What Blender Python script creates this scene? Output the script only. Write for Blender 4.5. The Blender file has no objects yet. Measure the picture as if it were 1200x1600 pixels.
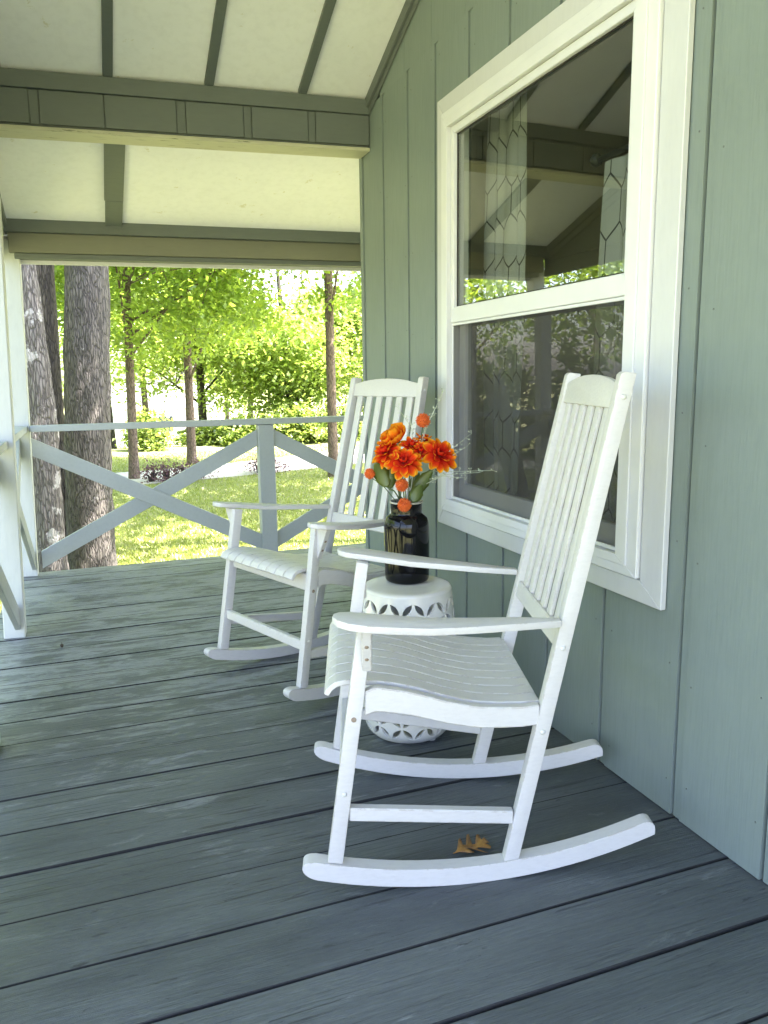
import bpy, bmesh, math, random
import numpy as np
from mathutils import Vector, Matrix, Euler, noise
random.seed(7); rng = np.random.default_rng(11)
SC = bpy.context.scene; COL = SC.collection

# ------------------------------------------------------------------ camera, sky, sun, exposure
def cam_axes(yaw, pitch, roll):
    f = Vector((math.sin(yaw)*math.cos(pitch), math.cos(yaw)*math.cos(pitch), -math.sin(pitch)))
    r = Vector((math.cos(yaw), -math.sin(yaw), 0)); u = r.cross(f)
    c, s = math.cos(roll), math.sin(roll)
    return c*r+s*u, -s*r+c*u, f
FPX = 1222.36; CAMZ = 1.187
CR, CU, CF = cam_axes(math.radians(20.445), math.radians(9.7986), math.radians(-.776))
cd = bpy.data.cameras.new('camera'); camera = bpy.data.objects.new('camera', cd); COL.objects.link(camera)
m3 = Matrix((CR, CU, -CF)).transposed().to_4x4(); m3.translation = (0, 0, CAMZ)
camera.matrix_world = m3
cd.sensor_fit = 'VERTICAL'; cd.sensor_height = 36.0; cd.lens = 36.0*FPX/1600
cd.clip_start = .05; cd.clip_end = 1500
SC.camera = camera
def at(px, py, n, d):
    """point where the line of sight through a photo pixel meets the plane n.p = d"""
    r = CR*((px-600)/FPX) - CU*((py-800)/FPX) + CF
    o = Vector((0, 0, CAMZ)); n = Vector(n)
    return o + r*((d-n.dot(o))/n.dot(r))

SUN_EL, SUN_AZ = math.radians(58), math.radians(110)      # azimuth from +Y towards +X
W = bpy.data.worlds.new('World'); SC.world = W; W.use_nodes = True
wt = W.node_tree; bg = wt.nodes['Background']
sky = wt.nodes.new('ShaderNodeTexSky'); sky.sky_type = 'NISHITA'; sky.sun_disc = False
sky.sun_elevation = SUN_EL; sky.sun_rotation = SUN_AZ; sky.air_density = 1.0; sky.dust_density = 2.5; sky.ozone_density = .6
wt.links.new(sky.outputs[0], bg.inputs[0]); bg.inputs[1].default_value = .15
sl = bpy.data.lights.new('sun', 'SUN'); sl.energy = 5.0; sl.angle = math.radians(.5); sl.color = (1, .95, .86)
sun = bpy.data.objects.new('sun', sl); COL.objects.link(sun)
tosun = Vector((math.sin(SUN_AZ)*math.cos(SUN_EL), math.cos(SUN_AZ)*math.cos(SUN_EL), math.sin(SUN_EL)))
sun.rotation_euler = tosun.to_track_quat('Z', 'Y').to_euler()
SC.view_settings.view_transform = 'Standard'; SC.view_settings.look = 'None'
SC.view_settings.use_white_balance = True; SC.view_settings.white_balance_temperature = 6650; SC.view_settings.white_balance_tint = 20
SC.view_settings.exposure = 3.42; SC.view_settings.gamma = 1.0; SC.view_settings.use_curve_mapping = False
SC.render.engine = 'CYCLES'
SC.cycles.max_bounces = 10; SC.cycles.diffuse_bounces = 6; SC.cycles.transparent_max_bounces = 24
SC.cycles.sample_clamp_indirect = 8

# ------------------------------------------------------------------ material helpers
class NT:
    def __init__(s, name):
        s.m = bpy.data.materials.new(name); s.m.use_nodes = True
        s.t = s.m.node_tree; s.b = s.t.nodes['Principled BSDF']; s.o = s.t.nodes['Material Output']
    def n(s, typ, ins=None, **props):
        nd = s.t.nodes.new('ShaderNode'+typ)
        for k, v in props.items(): setattr(nd, k, v)
        for k, v in (ins or {}).items():
            if hasattr(v, 'is_linked') or isinstance(v, bpy.types.NodeSocket): s.t.links.new(v, nd.inputs[k])
            else: nd.inputs[k].default_value = v
        return nd
    def math(s, op, a, b=0.0, c=None):
        ins = {0: a, 1: b}
        if c is not None: ins[2] = c
        return s.n('Math', ins, operation=op).outputs[0]
    def link(s, a, b): s.t.links.new(a, b)
    def set(s, **k):
        for key, v in k.items():
            i = s.b.inputs[key.replace('_', ' ')]
            if isinstance(v, bpy.types.NodeSocket): s.link(v, i)
            else: i.default_value = v
    def coords(s, scale=(1, 1, 1), out='Object', loc=None):
        tc = s.n('TexCoord').outputs[out]
        mp = s.n('Mapping', {'Vector': tc, 'Scale': scale})
        if loc is not None: s.link(loc, mp.inputs['Location'])
        return mp.outputs[0]
    def noise(s, vec, scale=5., detail=4., rough=.55, dist=0.):
        return s.n('TexNoise', {'Vector': vec, 'Scale': scale, 'Detail': detail, 'Roughness': rough, 'Distortion': dist}).outputs['Fac']
    def ramp(s, fac, p0, p1, c0=(0, 0, 0, 1), c1=(1, 1, 1, 1)):
        r = s.n('ValToRGB', {'Fac': fac}); e = r.color_ramp.elements
        e[0].position, e[1].position = p0, p1; e[0].color, e[1].color = c0, c1
        return r.outputs['Color']
    def mix(s, fac, a, b, mode='MIX'):
        nd = s.n('Mix', data_type='RGBA', blend_type=mode)
        for i, v in ((0, fac), (6, a), (7, b)):
            if isinstance(v, bpy.types.NodeSocket): s.link(v, nd.inputs[i])
            else: nd.inputs[i].default_value = v if i == 0 else (*v, 1)[:4]
        return nd.outputs[2]
    def bump(s, h, strength=.3, dist=.01, prev=None):
        ins = {'Height': h, 'Strength': strength, 'Distance': dist}
        if prev is not None: ins['Normal'] = prev
        return s.n('Bump', ins).outputs['Normal']
    def rand(s): return s.n('ObjectInfo').outputs['Random']
    def objshift(s, amt=37.):
        r = s.rand(); return s.n('CombineXYZ', {0: s.math('MULTIPLY', r, amt), 1: s.math('MULTIPLY', r, amt*.7), 2: s.math('MULTIPLY', r, amt*1.3)}).outputs[0]

def painted_wood(name, col, grain=(1, 1, 1), rough=.5, worn=None, worn_amt=.62, bump=.15, dirt=.12, edge=None):
    t = NT(name); sh = t.objshift()
    v = t.coords((1, 1, 1), loc=sh); vg = t.coords(grain, loc=sh)
    g = t.noise(vg, 26, 5, .6); lo = t.noise(v, 2.2, 4, .6)
    c = t.mix(t.math('MULTIPLY', t.ramp(lo, .35, .75), dirt*2.2), col, tuple(x*.80 for x in col))
    c = t.mix(t.math('MULTIPLY', t.ramp(g, .45, .7), dirt), c, tuple(x*.62 for x in col))
    if worn:
        w = t.ramp(t.noise(vg, 9, 8, .72), worn_amt, worn_amt+.03)
        c = t.mix(w, c, worn)
    if edge:      # paint rubbed through along the arrises
        bn = t.n('Bevel', {'Radius': .0035}, samples=4).outputs['Normal']; gn = t.n('NewGeometry').outputs['Normal']
        d = t.n('VectorMath', {0: bn, 1: gn}, operation='DOT_PRODUCT').outputs['Value']
        e = t.math('MULTIPLY', t.math('LESS_THAN', d, .965), t.ramp(t.noise(v, 22, 6, .7), .50, .55))
        c = t.mix(t.math('MULTIPLY', e, .8), c, edge)
    t.set(Base_Color=c, Roughness=t.math('ADD', t.math('MULTIPLY', g, .2), rough-.1))
    nrm = t.bump(g, bump, .004); nrm = t.bump(t.noise(v, 60, 3), bump*.5, .002, nrm)
    t.set(Normal=nrm); return t.m

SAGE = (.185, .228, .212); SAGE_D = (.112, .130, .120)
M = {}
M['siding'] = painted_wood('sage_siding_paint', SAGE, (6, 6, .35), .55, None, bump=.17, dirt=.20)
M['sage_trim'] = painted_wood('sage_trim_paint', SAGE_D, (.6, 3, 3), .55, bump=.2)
M['ceiling'] = painted_wood('cream_ceiling_paint', (.80, .81, .84), (1, 1, 1), .7, (.64, .62, .54), .64, bump=.14, dirt=.14)
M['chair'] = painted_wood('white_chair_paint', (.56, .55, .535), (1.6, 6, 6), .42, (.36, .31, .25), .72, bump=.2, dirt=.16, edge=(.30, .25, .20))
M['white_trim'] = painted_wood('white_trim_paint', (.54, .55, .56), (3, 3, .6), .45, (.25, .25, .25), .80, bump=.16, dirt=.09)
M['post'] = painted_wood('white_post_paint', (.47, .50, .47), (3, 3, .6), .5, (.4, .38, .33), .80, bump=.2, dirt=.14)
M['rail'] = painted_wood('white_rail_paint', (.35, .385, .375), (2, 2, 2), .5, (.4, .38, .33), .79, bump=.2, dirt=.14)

M['olive'] = painted_wood('bounce_lit_olive_paint', (.17, .172, .128), (.6, 3, 3), .6, (.28, .27, .2), .66, bump=.2)  # eave beam colour lightened to stand for light bounced off the lawn
M['peeled'] = painted_wood('peeling_beam_paint', (.46, .45, .32), (.5, 5, 5), .6, (.16, .17, .10), .60, bump=.3)
def mk_deck():
    t = NT('slate_deck_paint'); sh = t.objshift(61.)
    v = t.coords((1, 1, 1), loc=sh); vg = t.coords((.8, 13, 13), loc=sh); vw = t.coords((1.8, 6.5, 6.5), loc=sh)
    wpos = t.n('Separate XYZ'.replace(' ', ''), {0: t.n('NewGeometry').outputs['Position']})
    grain = t.noise(vg, 9, 6, .62, .3); fine = t.noise(vg, 40, 4, .6)
    base = t.mix(t.rand(), (.054, .065, .071), (.088, .101, .104))
    # worn patches grow towards the far end, partly painting the floor's sheen there
    yfar = t.n('MapRange', {'Value': wpos.outputs[1], 'From Min': 1.7, 'From Max': 3.4, 'To Min': 0., 'To Max': 1.}).outputs[0]
    pat = t.noise(vw, 2.6, 9, .74, .4)
    thr = t.math('SUBTRACT', .595, t.math('MULTIPLY', yfar, .17))
    wear_sheen = t.n('MapRange', {'Value': t.math('SUBTRACT', pat, thr), 'From Min': 0., 'From Max': .09}).outputs[0]
    c = t.mix(t.math('MULTIPLY', t.ramp(t.noise(vw, .9, 6, .7), .38, .62), .75), base, (.118, .136, .138))
    c = t.mix(t.math('MULTIPLY', wear_sheen, t.math('ADD', .52, t.math('MULTIPLY', yfar, .36))), c, (.27, .29, .295))
    crack = t.ramp(t.noise(t.coords((.45, 15, 15), loc=sh), 6, 8, .72, .8), .575, .625)
    nick = t.ramp(t.noise(t.coords((2.2, 9, 9), loc=sh), 7, 4, .6, .4), .665, .69)
    ln = t.math('LESS_THAN', t.math('ABSOLUTE', t.math('SUBTRACT', t.noise(t.coords((.16, 11, 11), loc=sh), 2.2, 3, .5, .15), .5)), .0065)
    ln = t.math('MULTIPLY', ln, t.math('GREATER_THAN', t.noise(t.coords((.7, 2, 2), loc=sh), 1.3, 2), .50))
    crack = t.math('MAXIMUM', crack, t.math('MAXIMUM', nick, ln))
    c = t.mix(t.math('MULTIPLY', t.ramp(fine, .40, .62), .42), c, (.05, .06, .064))
    c = t.mix(t.math('MULTIPLY', crack, .8), c, (.026, .03, .034))
    fl = t.n('TexVoronoi', {'Vector': v, 'Scale': 9., 'Randomness': 1.}).outputs['Distance']
    fleck = t.math('MULTIPLY', t.math('LESS_THAN', fl, .028), t.math('GREATER_THAN', t.noise(v, 3.1, 1), .56))
    c = t.mix(t.math('MULTIPLY', fleck, .8), c, (.55, .58, .56))
    r = t.math('ADD', .36, t.math('MULTIPLY', grain, .22)); r = t.math('ADD', r, t.math('MULTIPLY', wear_sheen, .08))
    t.set(Base_Color=c, Roughness=r)
    n1 = t.bump(grain, .55, .006); n1 = t.bump(fine, .4, .002, n1)
    n1 = t.bump(t.math('ADD', wear_sheen, t.math('MULTIPLY', crack, 1.6)), -.45, .004, n1)
    t.set(Normal=n1); return t.m
M['deck'] = mk_deck()


def simple(name, col, rough=.5, metal=0., **k):
    t = NT(name); t.set(Base_Color=(*col, 1), Roughness=rough, Metallic=metal)
    for a, b in k.items(): t.set(**{a: b})
    return t.m
def noisy(name, c1, c2, scale=8., rough=.6, bump=.2, stretch=(1, 1, 1), ior=1.5):
    t = NT(name); v = t.coords(stretch, loc=t.objshift()); f = t.noise(v, scale, 5, .6)
    t.set(Base_Color=t.mix(t.ramp(f, .35, .65), c1, c2), Roughness=rough, IOR=ior, Normal=t.bump(f, bump, .006)); return t.m
M['vinyl'] = noisy('white_vinyl', (.66, .67, .68), (.62, .63, .64), 5, .35, .02)
M['bolt'] = noisy('bolt_metal', (.45, .46, .44), (.6, .6, .58), 60, .4, .1)
M['rust'] = noisy('rusty_screw', (.16, .11, .08), (.3, .24, .18), 80, .6, .2)
M['inside'] = noisy('room_wall_paint', (.33, .29, .23), (.36, .32, .26), 3, .7, .02)
M['dark_back'] = noisy('dark_backing', (.05, .06, .05), (.07, .08, .07), 6, .8, .05)
M['vase'] = noisy('black_glaze', (.003, .003, .0035), (.005, .005, .006), 5, .05, .01, ior=1.36)
M['ceramic'] = noisy('white_ceramic_glaze', (.70, .69, .64), (.65, .64, .59), 4, .14, .015)
M['stem'] = noisy('flower_stem', (.05, .09, .03), (.09, .13, .05), 40, .5, .1)
M['sprig'] = noisy('pale_sprig', (.36, .42, .30), (.5, .54, .42), 90, .6, .1)
M['pompon'] = noisy('orange_pompon', (.50, .075, .010), (.66, .14, .018), 60, .7, .2)
M['drive'] = noisy('pale_gravel_drive', (.44, .42, .39), (.56, .54, .5), 3, .9, .3)
M['shingle'] = noisy('far_roof_shingle', (.16, .16, .17), (.22, .21, .21), 4, .8, .2)
M['pale_siding'] = noisy('pale_house_siding', (.62, .68, .72), (.7, .74, .77), 2, .6, .1)
M['lilac_siding'] = noisy('lilac_door_paint', (.6, .5, .58), (.66, .56, .62), 2, .6, .1)
M['dark_glass'] = simple('far_window_glass', (.05, .06, .07), .1)
M['gap_shade'] = noisy('shaded_board_edge', (.012, .013, .014), (.022, .024, .026), 30, .9, .2, (.5, 4, 4))  # near-black board sides paint the shade inside the floor gaps
M['acorn'] = noisy('dark_acorn', (.03, .02, .015), (.05, .035, .02), 60, .5, .3)
M['soil'] = noisy('purple_leaf', (.10, .035, .06), (.16, .07, .08), 30, .6, .2)
M['rod'] = simple('dark_curtain_rod', (.03, .028, .025), .35, .6)

def mk_glass():
    t = NT('window_glass'); t.t.nodes.remove(t.b)
    fr = t.math('MULTIPLY', t.n('Fresnel', {'IOR': 2.6}).outputs[0], t.math('SUBTRACT', 1., t.n('NewGeometry').outputs['Backfacing']))
    tr = t.n('BsdfTransparent', {'Color': (.86, .89, .86, 1)}).outputs[0]
    gl = t.n('BsdfGlossy', {'Color': (.96, .97, .95, 1), 'Roughness': .0}).outputs[0]
    mx = t.n('MixShader', {0: fr, 1: tr, 2: gl}).outputs[0]
    t.link(mx, t.o.inputs[0]); return t.m
M['glass'] = mk_glass()
def mk_screen():
    t = NT('insect_screen_mesh'); t.t.nodes.remove(t.b)
    tr = t.n('BsdfTransparent', {'Color': (1, 1, 1, 1)}).outputs[0]
    df = t.n('BsdfDiffuse', {'Color': (.06, .058, .054, 1)}).outputs[0]
    mx = t.n('MixShader', {0: .54, 1: tr, 2: df}).outputs[0]
    t.link(mx, t.o.inputs[0]); return t.m
M['screen'] = mk_screen()
def mk_curtain():
    """white sheer printed with a dark lattice of tall hexagons"""
    t = NT('sheer_lattice_curtain')
    uv = t.n('TexCoord').outputs['UV']
    p = t.n('Mapping', {'Vector': uv, 'Scale': (1/.125, 1.7320508/.30, 1)}).outputs[0]   # one cell: 8.5 cm x 20 cm
    def cell(off):
        q = t.n('VectorMath', {0: p, 1: off}, operation='ADD').outputs[0]
        w = t.n('VectorMath', {0: q, 1: (0, 0, 0), 2: (1, 1.7320508, 1)}, operation='WRAP').outputs[0]
        d = t.n('VectorMath', {0: w, 1: (.5, .8660254, 0)}, operation='SUBTRACT').outputs[0]
        d = t.n('VectorMath', {0: d, 1: (1, 1, 0)}, operation='MULTIPLY').outputs[0]
        return d, t.n('VectorMath', {0: d}, operation='LENGTH').outputs['Value']
    a, la = cell((0, 0, 0)); b, lb = cell((.5, .8660254, 0))
    sel = t.math('LESS_THAN', la, lb)
    mx = t.n('Mix', {0: sel, 4: b, 5: a}, data_type='VECTOR').outputs[1]
    ab = t.n('VectorMath', {0: mx}, operation='ABSOLUTE').outputs[0]
    e1 = t.n('VectorMath', {0: ab, 1: (.5, .8660254, 0)}, operation='DOT_PRODUCT').outputs['Value']
    e2 = t.n('SeparateXYZ', {0: ab}).outputs[0]
    line = t.math('GREATER_THAN', t.math('MAXIMUM', e1, e2), .478)
    c = t.mix(line, (.72, .74, .76), (.07, .07, .08))
    df = t.n('BsdfDiffuse', {'Color': c}).outputs[0]; tl = t.n('BsdfTranslucent', {'Color': c}).outputs[0]
    tr = t.n('BsdfTransparent').outputs[0]
    s1 = t.n('MixShader', {0: .35, 1: df, 2: tl}).outputs[0]
    s2 = t.n('MixShader', {0: t.math('ADD', .72, t.math('MULTIPLY', line, .28)), 1: tr, 2: s1}).outputs[0]
    t.t.nodes.remove(t.b); t.link(s2, t.o.inputs[0]); return t.m
M['curtain'] = mk_curtain()

def leafmat(name, dark, light, trans, tl=.5, rough=.45):
    t = NT(name); a = t.n('Attribute', attribute_name='tint').outputs['Fac']
    a = t.math('ADD', t.math('MULTIPLY', a, .75), t.math('MULTIPLY', t.rand(), .4))
    c = t.mix(a, dark, light); ct = t.mix(a, tuple(x*.7 for x in trans), trans)
    df = t.n('BsdfDiffuse', {'Color': c}).outputs[0]; tr = t.n('BsdfTranslucent', {'Color': ct}).outputs[0]
    gl = t.n('BsdfGlossy', {'Color': (.9, .95, .9, 1), 'Roughness': rough}).outputs[0]
    m1 = t.n('MixShader', {0: tl, 1: df, 2: tr}).outputs[0]
    m2 = t.n('MixShader', {0: .05, 1: m1, 2: gl}).outputs[0]
    t.t.nodes.remove(t.b); t.link(m2, t.o.inputs[0]); return t.m
M['leaf'] = leafmat('broad_leaf', (.085, .165, .018), (.16, .245, .035), (.46, .64, .07), .58)
M['leaf_far'] = leafmat('far_leaf', (.10, .175, .03), (.20, .265, .06), (.50, .66, .12), .6)
M['bushleaf'] = leafmat('bush_leaf', (.085, .145, .03), (.16, .22, .05), (.38, .5, .08), .5)
M['blade'] = leafmat('grass_blade', (.12, .18, .03), (.25, .28, .06), (.40, .48, .10), .45)
M['pleaf'] = leafmat('flower_leaf', (.045, .085, .012), (.12, .15, .02), (.14, .2, .02), .25)
M['bedleaf'] = leafmat('bed_leaf', (.08, .03, .05), (.16, .08, .09), (.2, .1, .1), .3)
def mk_petal():
    t = NT('orange_petal')
    a = t.n('Attribute', attribute_name='tint').outputs['Fac']
    r = t.n('ValToRGB', {'Fac': a}); e = r.color_ramp.elements
    e[0].position = 0; e[0].color = (.24, .010, .010, 1)
    e[1].position = 1.; e[1].color = (.85, .48, .025, 1)
    for p, c in ((.30, (.62, .018, .011, 1)), (.62, (.74, .060, .010, 1)), (.82, (.80, .20, .010, 1))):
        x = e.new(p); x.color = c
    v = t.coords((1, 1, 1), loc=t.objshift()); f = t.noise(v, 90, 3)
    c = t.mix(t.math('MULTIPLY', t.ramp(f, .45, .7), .22), r.outputs[0], (.75, .16, .06))
    df = t.n('BsdfDiffuse', {'Color': c}).outputs[0]; tr = t.n('BsdfTranslucent', {'Color': c}).outputs[0]
    mx = t.n('MixShader', {0: .3, 1: df, 2: tr}).outputs[0]
    t.t.nodes.remove(t.b); t.link(mx, t.o.inputs[0]); return t.m
M['petal'] = mk_petal()
def mk_oak():
    t = NT('dry_oak_leaf'); v = t.coords((1, 1, 1)); f = t.noise(v, 50, 4)
    t.set(Base_Color=t.mix(t.ramp(f, .35, .65), (.20, .085, .02), (.36, .18, .045)), Roughness=.4, Normal=t.bump(f, .3, .002)); return t.m
M['oak'] = mk_oak()
def mk_bark(name, c1, c2, lichen):
    t = NT(name); sh = t.objshift(11.)
    v = t.coords((1, 1, .22), loc=sh); v1 = t.coords((1, 1, 1), loc=sh)
    n1 = t.noise(v, 14, 7, .65, .6)
    wv = t.n('VectorMath', {0: t.coords((1, 1, .16), loc=sh), 1: t.n('VectorMath', {0: t.n('TexNoise', {'Vector': v, 'Scale': 18., 'Detail': 4.}).outputs['Color'], 1: (.035, .035, .035)}, operation='MULTIPLY').outputs[0]}, operation='ADD').outputs[0]
    vor = t.n('TexVoronoi', {'Vector': wv, 'Scale': 58., 'Randomness': 1.}, feature='DISTANCE_TO_EDGE').outputs['Distance']
    rid = t.ramp(t.math('ADD', vor, t.math('MULTIPLY', t.noise(v, 40, 5, .7), .12)), .04, .26)
    c = t.mix(t.ramp(n1, .3, .7), c1, c2)
    c = t.mix(t.math('SUBTRACT', 1., rid), c, tuple(x*.42 for x in c1))
    l = t.ramp(t.noise(v1, 4.5, 5, .6), lichen, lichen+.04)
    c = t.mix(t.math('MULTIPLY', l, .7), c, (.40, .41, .39))
    t.set(Base_Color=c, Roughness=.85)
    nr = t.bump(rid, .8, .02); nr = t.bump(n1, .6, .01, nr); t.set(Normal=nr); return t.m
M['bark'] = mk_bark('grey_ridged_bark', (.062, .058, .049), (.130, .124, .108), .66)
M['bark_pale'] = mk_bark('pale_mottled_bark', (.082, .078, .070), (.170, .165, .150), .57)
M['bark_dark'] = mk_bark('dark_bark', (.045, .039, .032), (.095, .083, .068), .76)
M['bark_brown'] = mk_bark('brown_bark', (.13, .092, .06), (.24, .18, .125), .77)
def mk_grass():
    t = NT('lawn_grass'); v = t.coords(); a = t.noise(v, .35, 5, .6); b = t.noise(v, 30, 4, .7)
    c = t.mix(t.ramp(a, .35, .65), (.14, .18, .06), (.25, .265, .105))
    c = t.mix(t.ramp(b, .4, .7), c, (.30, .30, .14))
    t.set(Base_Color=c, Roughness=.9, Normal=t.bump(b, .8, .03)); return t.m
M['grass'] = mk_grass()

# ------------------------------------------------------------------ mesh helpers
def link(name, me, mat, parent=None, loc=None):
    o = bpy.data.objects.new(name, me); COL.objects.link(o)
    if mat is not None and not me.materials: me.materials.append(mat)
    if parent is not None: o.parent = parent
    if loc is not None: o.location = loc
    return o
def tag(o, label=None, cat=None, group=None, kind=None):
    if label: o['label'] = label
    if cat: o['category'] = cat
    if group: o['group'] = group
    if kind: o['kind'] = kind
    return o
def thing(name, label, cat, loc=(0, 0, 0), rot=(0, 0, 0), group=None, kind=None):
    o = bpy.data.objects.new(name, None); COL.objects.link(o); o.location = loc; o.rotation_euler = rot
    o.empty_display_size = .1
    return tag(o, label, cat, group, kind)

class MB:
    def __init__(s): s.bm = bmesh.new()
    def box(s, lo, hi):
        lo, hi = Vector(lo), Vector(hi); c = [(x, y, z) for x in (lo.x, hi.x) for y in (lo.y, hi.y) for z in (lo.z, hi.z)]
        v = [s.bm.verts.new(p) for p in c]
        for f in ((0, 1, 3, 2), (4, 6, 7, 5), (0, 4, 5, 1), (2, 3, 7, 6), (0, 2, 6, 4), (1, 5, 7, 3)): s.bm.faces.new([v[i] for i in f])
        return s
    def hexa(s, bot, top):
        """solid between two matching quads"""
        v = [s.bm.verts.new(p) for p in list(bot)+list(top)]; n = len(bot)
        s.bm.faces.new(v[:n][::-1]); s.bm.faces.new(v[n:])
        for i in range(n): s.bm.faces.new((v[i], v[(i+1) % n], v[n+(i+1) % n], v[n+i]))
        return s
    def bar(s, p0, p1, w, h, up=(0, 0, 1)):
        """square-cut bar from p0 to p1: w across, h along up"""
        p0, p1 = Vector(p0), Vector(p1); d = (p1-p0).normalized(); a = d.cross(Vector(up)).normalized(); u = a.cross(d)
        q = [(-1, -1), (1, -1), (1, 1), (-1, 1)]
        return s.hexa([p0+a*(x*w/2)+u*(y*h/2) for x, y in q], [p1+a*(x*w/2)+u*(y*h/2) for x, y in q])
    def lathe(s, prof, seg=48, c=(0, 0, 0)):
        rings = []
        for r, z in prof:
            if r < 1e-6: rings.append([s.bm.verts.new((c[0], c[1], c[2]+z))])
            else: rings.append([s.bm.verts.new((c[0]+r*math.cos(2*math.pi*i/seg), c[1]+r*math.sin(2*math.pi*i/seg), c[2]+z)) for i in range(seg)])
        for a, b in zip(rings, rings[1:]):
            for i in range(seg):
                j = (i+1) % seg
                if len(a) == 1 and len(b) == 1: continue
                if len(a) == 1: s.bm.faces.new((a[0], b[j], b[i]))
                elif len(b) == 1: s.bm.faces.new((a[i], a[j], b[0]))
                else: s.bm.faces.new((a[i], a[j], b[j], b[i]))
        return s
    def tube(s, pts, rad, seg=6, cap=True):
        pts = [Vector(p) for p in pts]; rad = rad if hasattr(rad, '__len__') else [rad]*len(pts); rings = []; ref = Vector((.31, .17, .93))
        for i, p in enumerate(pts):
            d = (pts[min(i+1, len(pts)-1)]-pts[max(i-1, 0)]).normalized()
            a = d.cross(ref); a = a.normalized() if a.length > 1e-3 else Vector((1, 0, 0)); b = d.cross(a)
            rings.append([s.bm.verts.new(p+(a*math.cos(2*math.pi*k/seg)+b*math.sin(2*math.pi*k/seg))*rad[i]) for k in range(seg)])
        for r0, r1 in zip(rings, rings[1:]):
            for k in range(seg): s.bm.faces.new((r0[k], r0[(k+1) % seg], r1[(k+1) % seg], r1[k]))
        if cap: s.bm.faces.new(rings[0][::-1]); s.bm.faces.new(rings[-1])
        return s
    def build(s, name, mat, parent=None, bevel=0., seg=1, smooth=False, origin=None):
        bm = s.bm
        bmesh.ops.recalc_face_normals(bm, faces=bm.faces)
        if bevel: bmesh.ops.bevel(bm, geom=list(bm.edges), offset=bevel, segments=seg, affect='EDGES', profile=.6, clamp_overlap=True)
        if origin is not None: bmesh.ops.translate(bm, verts=bm.verts, vec=-Vector(origin))
        me = bpy.data.meshes.new(name); bm.to_mesh(me); bm.free()
        if smooth: me.polygons.foreach_set('use_smooth', [True]*len(me.polygons))
        return link(name, me, mat, parent)
def box(name, lo, hi, mat, parent=None, bevel=.002, origin=None): return MB().box(lo, hi).build(name, mat, parent, bevel, origin=origin)
def soft(o, deg=35):
    me = o.data; me.polygons.foreach_set('use_smooth', [True]*len(me.polygons))
    me.set_sharp_from_angle(angle=math.radians(deg)); return o

# ------------------------------------------------------------------ ground, lawn, drive
WX = 1.40; GZ = -.55
def ground_z(x, y):
    y = abs(y) if y < 0 else y
    return GZ - .075*min(max(y-21, 0), 42)
ys = [-160, -60, -21, -10, 0, 5, 10, 15, 18, 21, 24, 28, 34, 40, 46, 52, 58, 63, 80, 120, 200, 400]; xs = [-250, -120, -60, -30, -10, 0, 10, 30, 60, 120, 250]
ground_zz = lambda x, y: GZ if y < 0 else ground_z(x, y)
gv = [(x, y, ground_zz(x, y)) for y in ys for x in xs]; nx = len(xs)
gf = [(j*nx+i, j*nx+i+1, (j+1)*nx+i+1, (j+1)*nx+i) for j in range(len(ys)-1) for i in range(nx-1)]
me = bpy.data.meshes.new('ground'); me.from_pydata(gv, [], gf); tag(link('ground', me, M['grass']), kind='structure')
# pale driveway crossing the lawn
def strip(name, c, w, z, mat):
    v, f = [], []
    for i, (x, y) in enumerate(c):
        d = Vector(c[min(i+1, len(c)-1)])-Vector(c[max(i-1, 0)]); n = Vector((-d.y, d.x)).normalized()
        for s in (-1, 1): v.append((x+n.x*w[i]*s/2, y+n.y*w[i]*s/2, z))
        if i: f.append((2*i-2, 2*i-1, 2*i+1, 2*i))
    me = bpy.data.meshes.new(name); me.from_pydata(v, [], f); return link(name, me, mat)
tag(strip('driveway', [(-40, 11.5), (-12, 12.9), (-4, 13.8), (0, 14.5), (2, 15.0), (3.6, 15.6), (5.5, 16.6), (8, 18.2), (12, 20.2)], [2.2, 2.2, 2.1, 2.0, 2.0, 2.2, 2.6, 2.8, 3], GZ+.006, M['drive']), kind='structure')

def quads(name, mat, P, tint, parent=None, origin=(0, 0, 0)):
    """P: (n,k,3) polygons, tint: (n,)"""
    n, k = P.shape[:2]; me = bpy.data.meshes.new(name)
    me.vertices.add(n*k); me.vertices.foreach_set('co', (P-np.array(origin)).astype(np.float32).ravel())
    me.loops.add(n*k); me.loops.foreach_set('vertex_index', np.arange(n*k, dtype=np.int32))
    me.polygons.add(n); me.polygons.foreach_set('loop_start', np.arange(0, n*k, k, dtype=np.int32))
    a = me.attributes.new('tint', 'FLOAT', 'FACE'); a.data.foreach_set('value', tint.astype(np.float32))
    me.update(); return link(name, me, mat, parent)
def grass_field():
    n = 120000
    y = 5.45+(rng.random(n)**1.5)*14; x = (-.14+rng.random(n)*.58)*y+rng.normal(0, .3, n)
    # keep blades off the drive
    yc = np.interp(x, [-4, 0, 2, 3.6, 5.5, 8], [13.8, 14.5, 15.0, 15.6, 16.6, 18.2]); keep = np.abs(y-yc) > 1.15
    x, y = x[keep], y[keep]; n = len(x)
    h = .02+.035*rng.random(n); a = rng.random(n)*6.283; w = .006+.006*rng.random(n)
    lean = rng.normal(0, .03, (n, 2)); P = np.empty((n, 3, 3))
    P[:, 0] = np.stack([x-np.cos(a)*w, y-np.sin(a)*w, np.full(n, GZ-.005)], 1)
    P[:, 1] = np.stack([x+np.cos(a)*w, y+np.sin(a)*w, np.full(n, GZ-.005)], 1)
    P[:, 2] = np.stack([x+lean[:, 0], y+lean[:, 1], GZ+h], 1)
    tag(quads('grass', M['blade'], P, rng.random(n)), kind='stuff')
grass_field()

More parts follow.
